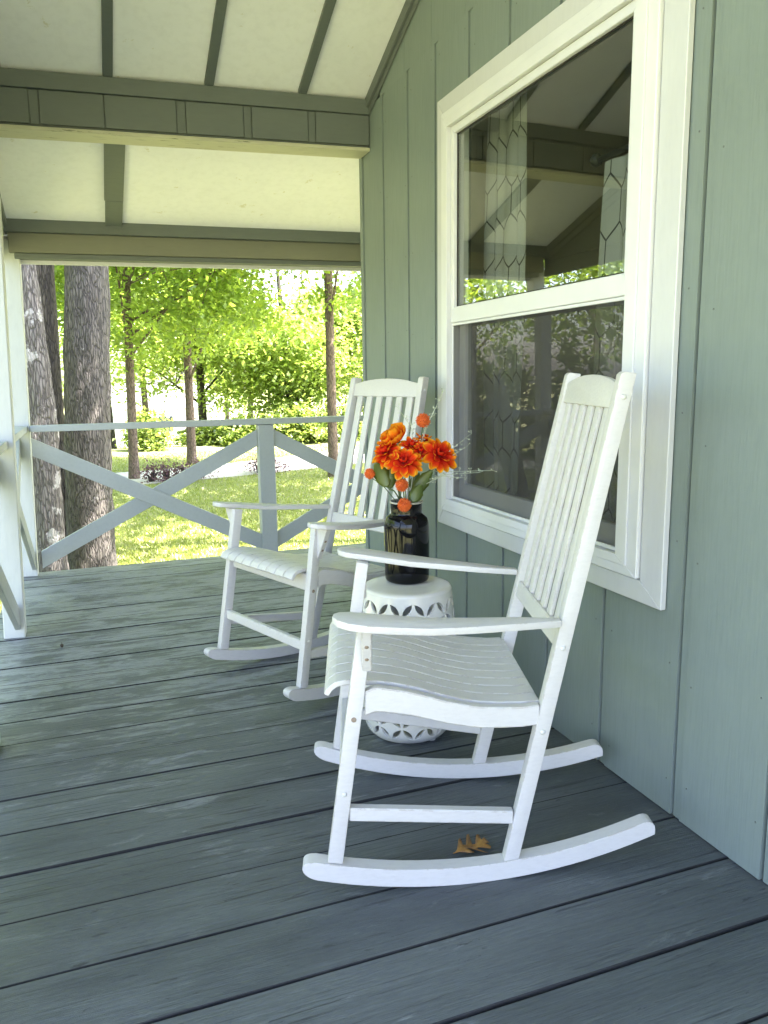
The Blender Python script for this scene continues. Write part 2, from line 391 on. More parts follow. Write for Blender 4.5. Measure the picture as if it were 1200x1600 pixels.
# ------------------------------------------------------------------ trees
def leaf_quads(centres, normals_up, size, spread, per, droop=.25):
    n = len(centres)*per
    c = np.repeat(centres, per, 0)
    sp = np.repeat(spread, per)[:, None] if hasattr(spread, '__len__') else spread
    off = rng.normal(0, 1, (n, 3))*sp*np.array([1, 1, .45]); c = c+off
    c[:, 2] -= droop*(off[:, 0]**2+off[:, 1]**2)/(sp.ravel() if hasattr(sp, 'ravel') else sp)*.5
    a = rng.random(n)*6.283; tilt = rng.normal(0, .55, n); roll = rng.normal(0, .5, n)
    d = np.stack([np.cos(a)*np.cos(tilt), np.sin(a)*np.cos(tilt), np.sin(tilt)-.2], 1)
    s = np.stack([-np.sin(a)*np.cos(roll), np.cos(a)*np.cos(roll), np.sin(roll)], 1)
    L = size*(.65+.7*rng.random(n))[:, None]; w = L*.34
    return np.stack([c-d*L*.5, c+s*w-d*L*.05, c+d*L*.5, c-s*w-d*L*.05], 1)
def trunk_mesh(name, mat, path, radii, parent, origin, seg=20, rings=30, rough=.0, flare=0., fscale=9.):
    path = [Vector(p) for p in path]; vs, fs = [], []
    ts = [i/(rings-1)*(len(path)-1) for i in range(rings)]
    for q, t in enumerate(ts):
        i = min(int(t), len(path)-2); f = t-i; p = path[i].lerp(path[i+1], f); r = radii[i]*(1-f)+radii[i+1]*f
        if flare: r *= 1+flare*math.exp(-(p.z-path[0].z)/.35)
        for k in range(seg):
            a = 2*math.pi*k/seg; d = Vector((math.cos(a), math.sin(a), 0))
            rr = r
            if rough:
                s = Vector((d.x*r*fscale*2.2, d.y*r*fscale*2.2, p.z*fscale*.42))
                rr += rough*(abs(noise.noise(s))*1.6-.4+.4*noise.noise(s*2.7)) + rough*.8*noise.noise(Vector((d.x, d.y, p.z*.7)))
            vs.append(p+d*rr-Vector(origin))
    for q in range(rings-1):
        for k in range(seg): fs.append((q*seg+k, q*seg+(k+1) % seg, (q+1)*seg+(k+1) % seg, (q+1)*seg+k))
    me = bpy.data.meshes.new(name); me.from_pydata(vs, [], fs); me.polygons.foreach_set('use_smooth', [True]*len(fs))
    return link(name, me, mat, parent)
def tree(label, x, y, h, r0, crown, nclump, per, leaf, lmat, bmat, group=None, lean=(0, 0), name='tree', rough=0., seg=14, rings=20, flare=.3, cl_spread=.5, limbs=7, fscale=9., notch=None):
    z0 = ground_zz(x, y)-.05; org = (x, y, z0)
    t = thing(name, label, 'tree', org, group=group)
    path = [(x, y, z0), (x+lean[0]*.3, y+lean[1]*.3, z0+h*.3), (x+lean[0]*.65, y+lean[1]*.65, z0+h*.65), (x+lean[0], y+lean[1], z0+h)]
    trunk_mesh('trunk', bmat, path, [r0, r0*.88, r0*.66, r0*.2], t, org, seg, rings, rough, flare, fscale)
    (cx, cy, cz), (rx, ry, rz) = crown
    u = rng.normal(0, 1, (nclump*3, 3)); u /= np.linalg.norm(u, axis=1)[:, None]
    u = u*(rng.random(len(u))**.45)[:, None]; C = u*np.array([rx, ry, rz])+np.array([cx, cy, cz])
    # uneven outline: thin the crown by a smooth noise field
    keep = np.array([noise.noise(Vector(c)*.55+Vector((x, y, 3))) for c in C]) > -.12
    if notch is not None:
        for (nx_, nz_, nr_) in notch: keep &= ((C[:, 0]/C[:, 1]-nx_)**2+((C[:, 2]-CAMZ)/C[:, 1]-nz_)**2) > nr_**2
    C = C[keep][:nclump]
    br = MB()
    for i in range(limbs):
        c = C[int(len(C)*(i+.5)/limbs)]; k = .35+.55*random.random()
        zz = min(max(c[2]-1.2-random.random(), z0+h*.2), z0+h*.85); f = (zz-z0)/h
        s = Vector((x+lean[0]*f, y+lean[1]*f, zz)); e = Vector(c); mdl = s.lerp(e, .5)+Vector((random.uniform(-.2, .2), random.uniform(-.2, .2), .25))
        br.tube([s, mdl, e], [r0*.32, r0*.2, .012], 5)
        for j in range(3):
            e2 = Vector(C[random.randrange(len(C))]); e2 = mdl.lerp(e2, min(1, 1.3/max((e2-mdl).length, .1)))
            br.tube([mdl, mdl.lerp(e2, .5)+Vector((0, 0, .08)), e2], [r0*.13, .012, .005], 4)
    tag(br.build('limbs', bmat, t, origin=org), kind='stuff')
    P = leaf_quads(C, None, leaf, cl_spread*(.6+.8*rng.random(len(C))), per)
    cl_t = np.repeat(rng.random(len(C)), per)
    quads('crown', lmat, P, np.clip(.55*cl_t+.45*rng.random(len(P)), 0, 1), t, org)
    return t
# three big trunks beside the far end of the porch; their crowns stand high above the roof
def near_tree(label, p_bot, p_mid, p_top, r, bmat, Y, crown, rough):
    P = [at(*p, (0, 1, 0), Y) for p in (p_bot, p_mid, p_top)]
    d = (P[2]-P[0]).normalized(); base = P[0]-d*((P[0].z-GZ+.06)/d.z); top = P[2]+d*6
    t = thing('tree', label, 'tree', base)
    trunk_mesh('trunk', bmat, [base, P[0], P[1], P[2], P[2]+d*2, top], [r*1.14, r*1.04, r, r*.93, r*.85, r*.5], t, base, 72, 230, rough, .12, 8.)
    u = rng.normal(0, 1, (260, 3)); u /= np.linalg.norm(u, axis=1)[:, None]; u *= (rng.random(260)**.4)[:, None]
    C = u*np.array(crown[1])+np.array(crown[0]); C = C[C[:, 2] > 4.6]
    br = MB()
    for i in range(8):
        e = Vector(C[i*len(C)//8]); s = P[2]+d*(2+3.5*i/8); br.tube([s, s.lerp(e, .5)+Vector((0, 0, .3)), e], [.09, .06, .02], 6)
    tag(br.build('limbs', bmat, t, origin=base), kind='stuff')
    Q = leaf_quads(C, None, .13, .6+.3*rng.random(len(C)), 55)
    quads('crown', M['leaf'], Q, rng.random(len(Q)), t, base)
near_tree('widest grey tree trunk with ridged bark behind the end railing', (142, 880), (137, 640), (134.5, 410), .197, M['bark'], 7.6, ((.6, 9.5, 8.2), (3.2, 3, 2.6)), .016)
near_tree('pale leaning tree trunk with white lichen beside the corner post', (80, 880), (65, 640), (31, 405), .116, M['bark_pale'], 7.1, ((-2.8, 8.0, 8.0), (2.8, 2.6, 2.4)), .012)
near_tree('dark tree trunk squeezed between the pale trunk and the widest trunk', (92, 880), (80, 640), (63, 405), .112, M['bark_dark'], 7.9, ((-1.2, 11, 8.4), (2.6, 2.6, 2.4)), .010)
# slim lawn trees whose trunks show under a low canopy
G1 = 'slim trees standing on the lawn'
NOTCH = [(.222, .128, .034), (.291, .146, .020), (.323, .128, .012), (.243, .098, .014)]
tree('slim brown lawn tree above the purple leaved bed', .68, 14.6, 8, .082, ((1.3, 13.9, 4.2), (2.9, 2.0, 2.6)), 400, 80, .105, M['leaf'], M['bark_brown'], None, (.2, 0), cl_spread=.34, notch=NOTCH)
tree('slim brown lawn tree straight behind the X of the end railing', 1.94, 16.6, 8.5, .090, ((2.3, 16.0, 4.4), (2.7, 2.0, 2.7)), 360, 80, .105, M['leaf'], M['bark_brown'], None, (.1, 0), cl_spread=.36, notch=NOTCH)
tree('tall lawn tree with a bare trunk just left of the far rocking chair', 3.98, 13.2, 10, .088, ((4.3, 13.4, 5.2), (2.1, 1.8, 2.8)), 230, 75, .105, M['leaf'], M['bark_brown'], None, (0, .1), cl_spread=.32, notch=NOTCH)
# wood across the drive
BG = [(-3.5, 23, 9, 3.2), (.6, 26, 10, 3.0), (3.2, 24, 7, 2.6), (5.6, 22.5, 6.2, 2.3), (8.3, 23.5, 7.5, 2.6), (10.8, 25, 9, 3.0), (2.2, 33, 11, 3.6), (6.5, 34, 8.5, 3.2), (11, 36, 12, 4), (-2, 36, 12, 4), (15, 31, 12, 4), (7.2, 44, 11, 4.2), (13, 48, 13, 5)]
for i, (x, y, h, r) in enumerate(BG):
    z0 = ground_zz(x, y)
    tree('sunlit leafy tree in the wood across the driveway', x, y, h*.9, .13, ((x, y, z0+h*.58), (r, r*.8, h*.44)), 300, 62, .135, M['leaf_far'], M['bark_dark'], 'trees in the wood across the driveway', (random.uniform(-.5, .5), 0), rings=10, seg=8, cl_spread=.42, limbs=6, notch=[(a, b, c+.016) for a, b, c in NOTCH[:3]])
for lab, x, y, h, cz, r, n in (('tall unseen tree added behind the house corner to shade the lawn', 5.6, 9.6, 9, 6.6, 2.4, 140), ('second unseen tree added to shade the lawn, farther back', 7.6, 12.6, 10, 7.0, 2.6, 120), ('unseen tree added close to the end of the porch to shade the trunks', 4.2, 7.2, 9.5, 7.2, 1.9, 90)):  # out-of-view trees added to cast shade on the lawn and near trunks
    tree(lab, x, y, h, .14, ((x-.6*(y < 8), y-.5*(y < 8), cz), (r, r, 1.7)), n, 40, .17, M['leaf'], M['bark_brown'], rings=10, seg=8, cl_spread=.42)
# trees left of the porch, seen in the window's reflection
for i, (x, y, h, r) in enumerate([(-7, 6.5, 9, 3), (-11, 10, 10, 3.2), (-8, 14, 10, 3.2), (-15, 4, 11, 3.5), (-12, 17, 11, 3.5), (-8, 22, 10, 3.6), (-15, 25, 11, 4), (-9, 31, 12, 4.4), (-20, 14, 11, 4)]):
    tree('leafy tree on the lawn mirrored in the window', x, y, h, .15, ((x, y, h*.55), (r, r, h*.42)), 200, 45, .18, M['leaf'], M['bark_brown'], 'trees mirrored in the window', rings=10, seg=8, cl_spread=.55)
def bush(label, x, y, rx, ry, rz, n, leaf, mat, name='bush', cat='bush', group=None):
    z0 = ground_zz(x, y); org = (x, y, z0); t = thing(name, label, cat, org, group=group)
    u = rng.normal(0, 1, (n, 3)); u /= np.linalg.norm(u, axis=1)[:, None]; u *= (rng.random(n)**.35)[:, None]; u[:, 2] = np.abs(u[:, 2])
    C = u*np.array([rx, ry, rz*(1+.0)])+np.array([x, y, z0+.1])
    st = MB()
    for k in range(7):
        e = C[k*n//7]; st.tube([(x+random.uniform(-.3, .3)*rx, y, z0-.05), ((x+e[0])/2, (y+e[1])/2, z0+(e[2]-z0)*.6), e], [.03, .02, .006], 5)
    tag(st.build('stems', M['bark_dark'], t, origin=org), kind='stuff')
    P = leaf_quads(C, None, leaf, .16, 34); ct = np.repeat(rng.random(len(C)), 34)
    quads('foliage', mat, P, np.clip(.5*ct+.5*rng.random(len(P)), 0, 1), t, org)
bush('round green shrub on the lawn beside the slim left tree', 1.35, 20.6, .55, .5, .85, 90, .11, M['bushleaf'])
for k, (x, y) in enumerate([(-2.6, 17.5), (-3.9, 16.2), (-5.2, 15.0), (-6.5, 13.8), (-7.6, 12.4), (-8.6, 10.8), (-9.4, 9.0), (-10, 7.0)]):
    bush('tall shrub in the hedge beyond the side railing', x, y, 1.0, .9, 2.3, 90, .16, M['bushleaf'], 'hedge_shrub', 'shrub', 'hedge shrubs beyond the side railing')
GB = 'dark bushes at the foot of the wood'
for k, (x, y, rx, rz) in enumerate([(4.0, 20.9, .8, .7), (5.1, 20.6, 1.0, 1.0), (6.3, 20.9, 1.0, .9), (7.6, 21.2, 1.0, 1.1), (9.0, 21.6, 1.1, 1.2), (3.0, 21.9, .8, .5)]):
    bush(['second dark bush from the left at the foot of the wood', 'third dark bush from the left at the foot of the wood', 'third dark bush from the right at the foot of the wood', 'second dark bush from the right at the foot of the wood', 'rightmost dark bush at the foot of the wood', 'low leftmost dark bush at the foot of the wood'][k], x, y, rx, .6, rz, 90, .13, M['bushleaf'], group=GB)
# purple-leaved bed at the foot of the slim tree
for k, (x, y) in enumerate([(.95, 14.15), (1.2, 14.1), (1.48, 14.1), (1.75, 14.2), (2.9, 14.55), (3.15, 14.62)]):
    bush(['leftmost purple leaved plant by the slim left trunk', 'second purple leaved plant from the slim left trunk', 'third purple leaved plant from the slim left trunk', 'fourth purple leaved plant from the slim left trunk', 'purple leaved plant alone farther along the driveway', 'rightmost purple leaved plant edging the driveway'][k], x, y-.15, .13, .1, .2, 10, .05, M['bedleaf'], 'bed_plant', 'plant', 'purple plants along the driveway edge')
# pale house far down the slope
hz = ground_zz(0, 60); fh = thing('far_house', 'pale blue house far behind the slim lawn trees', 'house', (5.2, 60, hz))
MB().box((1.6, 58, hz), (8.4, 64, hz+2.7)).build('wall', M['pale_siding'], fh, origin=fh.location)
MB().hexa([(1.2, 57.6, hz+2.7), (8.8, 57.6, hz+2.7), (8.8, 64.4, hz+2.7), (1.2, 64.4, hz+2.7)], [(1.2, 60.9, hz+4.4), (8.8, 60.9, hz+4.4), (8.8, 61.1, hz+4.4), (1.2, 61.1, hz+4.4)]).build('roof', M['shingle'], fh, origin=fh.location)
for x in (2.6, 4.6): box('window', (x, 57.94, hz+1), (x+1, 58.02, hz+2.1), M['dark_glass'], fh, origin=fh.location)
box('garage_door', (6.2, 57.92, hz), (8.0, 58.02, hz+2.2), M['lilac_siding'], fh, origin=fh.location)

# ------------------------------------------------------------------ porch floor
DX0, DX1, DY1, DY0 = -.50, 3.4, 5.27, -1.25
deck = thing('porch_floor', None, None, (0, 0, 0), kind='structure')
seams = [.555, .755, .958, 1.160, 1.360, 1.555, 1.757, 1.945, 2.140, 2.330, 2.525, 2.715, 2.905, 3.100, 3.290, 3.485, 3.675, 3.885, 4.085, 4.280, 4.505, 4.695, 4.885, 5.080, 5.275]
ss = [.555-.197*k for k in range(9, 0, -1)] + seams
for a, b in zip(ss, ss[1:]):
    x1 = WX+.012 if b < 4.05 else DX1
    g = .0040+random.random()*.0032; dz = random.uniform(-.0018, .0018); sk = random.uniform(-.003, .003)
    n = 26; bot, top = [], []
    mb = MB(); bm = mb.bm; rows = []
    for i in range(n+1):
        x = DX0-random.uniform(0, .012)*(i == 0)+(x1-DX0)*i/n
        e0 = a+g/2+sk*(i/n-.5)+.0016*noise.noise(Vector((x*3, a*9, 0)))
        e1 = b-g/2+sk*(i/n-.5)*.6+.0016*noise.noise(Vector((x*3, b*9, 5)))
        ch = .0016; zt = dz+.0012*noise.noise(Vector((x*.8, a*5, 2)))
        rows.append([bm.verts.new(p) for p in ((x, e0, -.036), (x, e0, zt-ch), (x, e0+ch, zt), (x, (e0+e1)/2, zt+.0012), (x, e1-ch, zt), (x, e1, zt-ch), (x, e1, -.036))])
    for r0, r1 in zip(rows, rows[1:]):
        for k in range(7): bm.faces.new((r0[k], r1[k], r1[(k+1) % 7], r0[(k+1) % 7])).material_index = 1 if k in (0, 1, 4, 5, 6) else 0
    bm.faces.new(rows[0]); bm.faces.new(rows[-1][::-1])
    mb.build('floor_board', M['deck'], deck).data.materials.append(M['gap_shade'])
for y in (0.2, 1.4, 2.6, 3.8, 4.9):   # joists under the gaps would be dark anyway: bearers along the porch
    pass
for x in (-.42, .1, .62, 1.14, 1.66, 2.2): box('joist', (x-.02, DY0, -.24), (x+.02, 5.22, -.037), M['dark_back'], deck)
box('rim_joist', (DX0, 5.225, -.25), (DX1, 5.262, -.037), M['sage_trim'], deck)

# ------------------------------------------------------------------ house wall, window
def ceil_z(y): return 2.516-.41*(y-3.93)
RIDGE = 1.45
def roof_z(y): return ceil_z(y) if y > RIDGE else ceil_z(2*RIDGE-y)
house = thing('house', 'sage green house wall of vertical grooved boards holding a white framed window', 'house', (WX, 2.3, 0))
HO = house.location
WY0, WY1, WZ0, WZ1 = 1.705, 2.955, .625, 2.195      # rough opening
gro = [-.9+.304*k for k in range(0, 7)] + [1.255, 1.560, 1.888, 2.195, 2.502, 2.802, 3.103, 3.398, 3.708, 4.005]
gro = [g for g in gro if g < .96] + gro[7:] if False else [-1.18, -.876, -.572, -.268, .036, .34, .645, .95, 1.255, 1.560, 1.888, 2.195, 2.502, 2.802, 3.103, 3.398, 3.708, 4.005]
ZS = 2.495
def poly_x(mb, pts, x0, x1): return mb.hexa([(x0, y, z) for y, z in pts], [(x1, y, z) for y, z in pts])
for i, (a, b) in enumerate(zip(gro, gro[1:])):
    a2, b2 = a+.004, b-.004; dx = 0.
    lip = .028
    def piece(rects, bev=0):
        mb = MB()
        for y0, y1, z0, z1 in rects:
            e = min(y1, b2-lip)
            if e > y0+.001: poly_x(mb, [(y0, z0), (e, z0), (e, z1), (y0, z1)], WX, WX+.03)
            s0 = max(y0, b2-lip+.0005)
            if y1 > s0+.001: poly_x(mb, [(s0, z0), (y1, z0), (y1, z1), (s0, z1)], WX+.0045, WX+.029)
        mb.build('siding_board', M['siding'], house, bev, origin=HO)
    if b2 <= WY0 or a2 >= WY1: piece([(a2, b2, .006, ZS)])
    elif a2 < WY0: piece([(a2, b2, .006, WZ0), (a2, WY0, WZ0, WZ1), (a2, b2, WZ1, ZS)], 0)     # boards cut round the window opening
    elif b2 > WY1: piece([(a2, b2, .006, WZ0), (WY1, b2, WZ0, WZ1), (a2, b2, WZ1, ZS)], 0)
    else: piece([(a2, b2, .006, WZ0)]); piece([(a2, b2, WZ1, ZS)])
nl = MB()
for g in gro[7:-1]:
    for z in (.12, .42, .74, 1.06, 1.38, 1.72, 2.06, 2.40):
        for o in (-.05, .03):
            y = g+o+random.uniform(-.006, .006); zz = z+random.uniform(-.05, .05)
            if not (1.60 < y < 3.04 and .55 < zz < 2.27): nl.lathe([(0, .0012), (.0022, .0010), (.003, -.001)], 8, (0, 0, 0)); bmesh.ops.transform(nl.bm, matrix=Matrix.Translation((WX, y, zz))@Matrix.Rotation(-math.pi/2, 4, 'Y'), verts=nl.bm.verts[-17:])
tag(nl.build('nail_heads', M['sage_trim'], house, origin=HO), kind='stuff')
# upper course in the gable, up to the slope
ug = [-1.18]+[g+.03 for g in gro[1:-1]]+[4.005]
for a, b in zip(ug, ug[1:]):
    a2, b2 = a+.0012, b-.0012; mb = MB(); pts = [(a2, ZS+.0001), (b2, ZS+.0001)]
    top = [(b2, roof_z(b2)), (RIDGE, roof_z(RIDGE)), (a2, roof_z(a2))] if a2 < RIDGE < b2 else [(b2, roof_z(b2)), (a2, roof_z(a2))]
    top = [(y, z-.002) for y, z in top if z > ZS+.02]
    if len(top) < 1: continue
    if roof_z(b2) <= ZS+.02:
        yb = 3.93-(ZS+.012-2.516)/.41; pts = [(a2, ZS+.0001), (min(b2, yb), ZS+.0001)]; top = top[-1:]
    if b2 > 3.93: continue
    poly_x(mb, pts+top, WX, WX+.03); mb.build('siding_board', M['siding'], house, 0, origin=HO)
box('wall_backing', (WX+.011, 3.97, .0), (WX+.05, 4.035, 2.5), M['siding'], house, 0, origin=HO)
# dark sheathing behind the grooves, with the window hole left open
for lo, hi in (((WX+.031, -1.2, 0), (WX+.09, WY0, 3.6)), ((WX+.031, WY1, 0), (WX+.09, 3.969, 2.5)), ((WX+.031, WY0+.001, 0), (WX+.09, WY1-.001, WZ0)), ((WX+.031, WY0+.001, WZ1), (WX+.09, WY1-.001, 2.9))):
    box('wall_sheathing', lo, hi, M['dark_back'], house, 0, origin=HO)
box('corner_board', (WX-.004, 4.009, .004), (WX+.06, 4.045, 2.47), M['siding'], house, .002, origin=HO)
box('side_wall', (WX+.062, 3.98, -.5), (5.2, 4.04, 2.47), M['siding'], house, 0, origin=HO)
# room behind the window
for n, lo, hi in (('room_wall', (4.6, -1.2, 0), (4.7, 3.97, 3.4)), ('room_wall', (WX+.092, -1.3, 0), (4.7, -1.2, 3.4)), ('room_wall', (WX+.092, 3.90, 0), (4.6, 3.97, 2.9)), ('room_floor', (WX+.092, -1.2, -.1), (4.6, 3.9, -.02)), ('room_ceiling', (WX+.092, -1.2, 2.42), (4.6, 3.9, 2.5))):
    box(n, lo, hi, M['inside'], house, 0, origin=HO)
# trim following the slope where the wall meets the ceiling
def slope_bar(name, y0, y1, x0, x1, drop0, drop1, mat, parent, org):
    mb = MB(); poly_x(mb, [(y0, ceil_z(y0)-drop1), (y1, ceil_z(y1)-drop1), (y1, ceil_z(y1)-drop0), (y0, ceil_z(y0)-drop0)], x0, x1)
    return mb.build(name, mat, parent, .002, origin=org)
slope_bar('slope_trim', RIDGE, 3.93, WX-.022, WX-.0015, .0, .055, M['sage_trim'], house, HO)
slope_bar('slope_trim', RIDGE, 3.93, WX-.010, WX-.0012, .057, .085, M['sage_trim'], house, HO)

# window: a part of the house, its pieces the sub-parts
win = bpy.data.objects.new('window', None); COL.objects.link(win); win.parent = house
win.location = (0, 0, 0)
def wb(name, lo, hi, mat, bevel=.003): return box(name, lo, hi, mat, win, bevel, origin=HO)
CY0, CY1, CZ0, CZ1 = 1.615, 3.035, .567, 2.255       # casing outside
VY0, VY1, VZ0, VZ1 = 1.708, 2.975, .632, 2.190       # vinyl frame outside
def mitre(name, y0, z0, y1, z1, Y0, Z0, Y1, Z1, x0, x1, mat, bevel=.002):
    """four mitred boards between the outer rectangle and the inner one"""
    o = [(y0, z0), (y1, z0), (y1, z1), (y0, z1)]; i = [(Y0, Z0), (Y1, Z0), (Y1, Z1), (Y0, Z1)]
    for k in range(4):
        j = (k+1) % 4; mb = MB(); poly_x(mb, [o[k], o[j], i[j], i[k]], x0, x1); mb.build(name, mat, win, bevel, origin=HO)
mitre('casing', CY0, CZ0, CY1, CZ1, VY0-.004, VZ0-.004, VY1+.004, VZ1+.004, WX-.021, WX-.003, M['white_trim'])
mitre('frame', VY0, VZ0, VY1, VZ1, 1.792, .684, 2.913, 2.130, WX-.032, WX+.06, M['vinyl'])
mitre('frame_lip', 1.748, .660, 2.941, 2.160, 1.7935, .6855, 2.9115, 2.1285, WX-.038, WX-.0322, M['vinyl'], .001)
# upper sash (outer track)
US = (1.794, 1.395, 2.911, 2.128)
mitre('upper_sash', *US, 1.824, 1.455, 2.884, 2.100, WX-.020, WX+.012, M['vinyl'])
wb('glass_pane', (WX+.000, 1.822, 1.453), (WX+.004, 2.886, 2.102), M['glass'], 0)
mitre('glazing_bead', 1.820, 1.451, 2.888, 2.104, 1.830, 1.461, 2.878, 2.094, WX-.006, WX-.0012, M['rod'], .0005)
# lower sash (inner track) behind a half screen
LS = (1.800, .688, 2.905, 1.45)
mitre('lower_sash', *LS, 1.850, .752, 2.855, 1.40, WX+.016, WX+.046, M['vinyl'])
wb('glass_pane', (WX+.030, 1.848, .750), (WX+.034, 2.857, 1.402), M['glass'], 0)
mitre('screen_frame', 1.7945, .686, 2.9105, 1.394, 1.806, .698, 2.899, 1.384, WX-.016, WX-.008, M['vinyl'], .001)
me = bpy.data.meshes.new('insect_screen'); x = WX-.012
me.from_pydata([Vector((x, 1.805, .697))-HO, Vector((x, 2.900, .697))-HO, Vector((x, 2.900, 1.385))-HO, Vector((x, 1.805, 1.385))-HO], [], [(0, 1, 2, 3)])
link('insect_screen', me, M['screen'], win)
# curtains inside
def curtain(label, y0, y1, z0, z1, x, folds, amp):
    nu, nv = 90, 30; vs, fs, uv = [], [], []
    for j in range(nv+1):
        for i in range(nu+1):
            s = i/nu; w = j/nv; ph = s*folds*6.283
            a = amp*(.55+.45*w)
            vs.append((x+a*math.sin(ph)+.01*math.sin(3*s+5*w), y0+(y1-y0)*s+.012*math.sin(ph*.5+w*2), z1+(z0-z1)*w)); uv.append((s*(y1-y0)*1.55, (1-w)*(z1-z0)))
    for j in range(nv):
        for i in range(nu): fs.append((j*(nu+1)+i, j*(nu+1)+i+1, (j+1)*(nu+1)+i+1, (j+1)*(nu+1)+i))
    me = bpy.data.meshes.new('curtain'); me.from_pydata(vs, [], fs); me.polygons.foreach_set('use_smooth', [True]*len(fs))
    ul = me.uv_layers.new(name='UVMap')
    for lp in me.loops: ul.data[lp.index].uv = uv[lp.vertex_index]
    return tag(link('curtain', me, M['curtain']), label, 'curtain', 'sheer curtains inside the window')
curtain('sheer lattice curtain at the far side of the window beside the flowers', 2.67, 2.97, .35, 2.20, WX+.17, 4, .009)
curtain('sheer lattice curtain at the near side of the window above the chair', 1.80, 2.19, .35, 1.84, WX+.17, 4, .009)
t = thing('curtain_rod', 'dark curtain rod inside the near side of the window', 'curtain rod', (WX+.17, 1.95, 1.855))
MB().tube([(0, -.25, 0), (0, .27, 0)], .009, 10).build('rod', M['rod'], t, smooth=True)
MB().lathe([(0, -.02), (.018, -.01), (.022, .004), (.012, .02), (0, .024)], 12, (0, .285, 0)).build('finial', M['rod'], t, smooth=True)

# ------------------------------------------------------------------ porch roof
roof = thing('porch_roof', 'sloping porch ceiling of cream panels with sage battens and two cross beams', 'porch roof', (0, 3.9, 2.5))
RO = roof.location
bx = [-.700, -.262, .183, .620, 1.058]; BW = .042
def tilt(x): return .0252*(x-1.38)
def far_z(x, y): return 2.487-.33*(y-3.955)+.0128*(x-1.77)
def near_z(x, y): return roof_z(y)+tilt(x)
def ceil_panel(x0, x1, y0, y1, fz=None):
    fz = fz or near_z; q = lambda d: [(x, y, fz(x, y)+d) for x, y in ((x0, y0), (x1, y0), (x1, y1), (x0, y1))]
    MB().hexa(q(0), q(.025)).build('ceiling_panel', M['ceiling'], roof, 0, origin=RO)
xe = bx+[WX]
for a, b in zip(xe, xe[1:]):
    ceil_panel(a+.002, b-.002, RIDGE, 3.95); ceil_panel(a+.002, b-.002, -1.3, RIDGE)
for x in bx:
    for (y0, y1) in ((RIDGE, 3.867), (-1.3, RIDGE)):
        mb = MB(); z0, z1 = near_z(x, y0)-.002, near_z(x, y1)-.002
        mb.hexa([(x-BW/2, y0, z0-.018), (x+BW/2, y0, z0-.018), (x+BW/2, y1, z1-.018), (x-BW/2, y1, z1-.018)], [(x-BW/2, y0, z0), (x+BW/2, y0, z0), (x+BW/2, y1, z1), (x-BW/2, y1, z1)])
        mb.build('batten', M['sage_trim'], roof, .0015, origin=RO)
xf = [-.52, .215, 3.6]
for a, b in zip(xf, xf[1:]): ceil_panel(a+.002, b-.002, 3.955, 5.075, far_z)
for x, y0, y1 in ((.215, 4.03, 4.80), (.217, 4.803, 5.06)):
    mb = MB(); z0, z1 = far_z(x, y0)-.002, far_z(x, y1)-.002; w = .05-(.003 if y0 > 4.5 else 0)
    mb.hexa([(x-w, y0, z0-.02), (x+w, y0, z0-.02), (x+w, y1, z1-.02), (x-w, y1, z1-.02)], [(x-w, y0, z0), (x+w, y0, z0), (x+w, y1, z1), (x-w, y1, z1)])
    mb.build('batten', M['sage_trim'], roof, .0015, origin=RO)
# roof deck above
fd = lambda y: 2.487-.33*(y-3.955)+.08
for y0, y1, fz in ((RIDGE, 3.953, lambda y: roof_z(y)+.031), (3.955, 5.42, fd), (-1.55, RIDGE, lambda y: roof_z(y)+.031)):
    q = lambda d: [(x, y, fz(y)+d) for x, y in ((-.8, y0), (5.4, y0), (5.4, y1), (-.8, y1))]
    MB().hexa(q(0), q(.13)).build('roof_deck', M['shingle'], roof, 0, origin=RO)
# cross beam at the house corner (it sags a little towards the open side)
def sag(x): return .0252*(x-1.38)
def beam_board(name, x0, x1, y0, y1, z0, z1, mat, parent, bevel=.002, sl=sag, org=RO):
    q = lambda z: [(x0, y0, z+sl(x0)), (x1, y0, z+sl(x1)), (x1, y1, z+sl(x1)), (x0, y1, z+sl(x0))]
    return MB().hexa(q(z0), q(z1)).build(name, mat, parent, bevel, origin=org)
BX0 = -.62
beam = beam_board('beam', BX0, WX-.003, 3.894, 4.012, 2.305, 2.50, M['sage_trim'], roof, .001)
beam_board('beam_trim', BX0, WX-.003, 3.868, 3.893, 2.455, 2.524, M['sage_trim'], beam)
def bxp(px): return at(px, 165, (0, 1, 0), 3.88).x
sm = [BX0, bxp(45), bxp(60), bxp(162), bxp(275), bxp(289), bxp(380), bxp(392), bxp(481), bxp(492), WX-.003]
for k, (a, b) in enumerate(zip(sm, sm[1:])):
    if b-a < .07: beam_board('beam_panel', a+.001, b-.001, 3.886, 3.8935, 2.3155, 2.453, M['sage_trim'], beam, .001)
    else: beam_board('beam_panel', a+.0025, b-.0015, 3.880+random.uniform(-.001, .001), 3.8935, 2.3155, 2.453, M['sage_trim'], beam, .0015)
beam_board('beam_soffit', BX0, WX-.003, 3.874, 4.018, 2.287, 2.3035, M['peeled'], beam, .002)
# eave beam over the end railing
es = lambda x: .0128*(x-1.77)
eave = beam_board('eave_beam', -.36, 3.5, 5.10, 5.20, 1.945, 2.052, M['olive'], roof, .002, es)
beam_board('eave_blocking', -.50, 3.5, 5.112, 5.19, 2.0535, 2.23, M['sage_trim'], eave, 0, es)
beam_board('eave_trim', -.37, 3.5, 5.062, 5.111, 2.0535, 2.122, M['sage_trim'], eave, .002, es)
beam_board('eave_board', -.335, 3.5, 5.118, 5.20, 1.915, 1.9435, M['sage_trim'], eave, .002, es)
beam_board('drip_edge', -.40, 3.5, 5.205, 5.23, 1.895, 2.05, M['white_trim'], eave, .002, es)
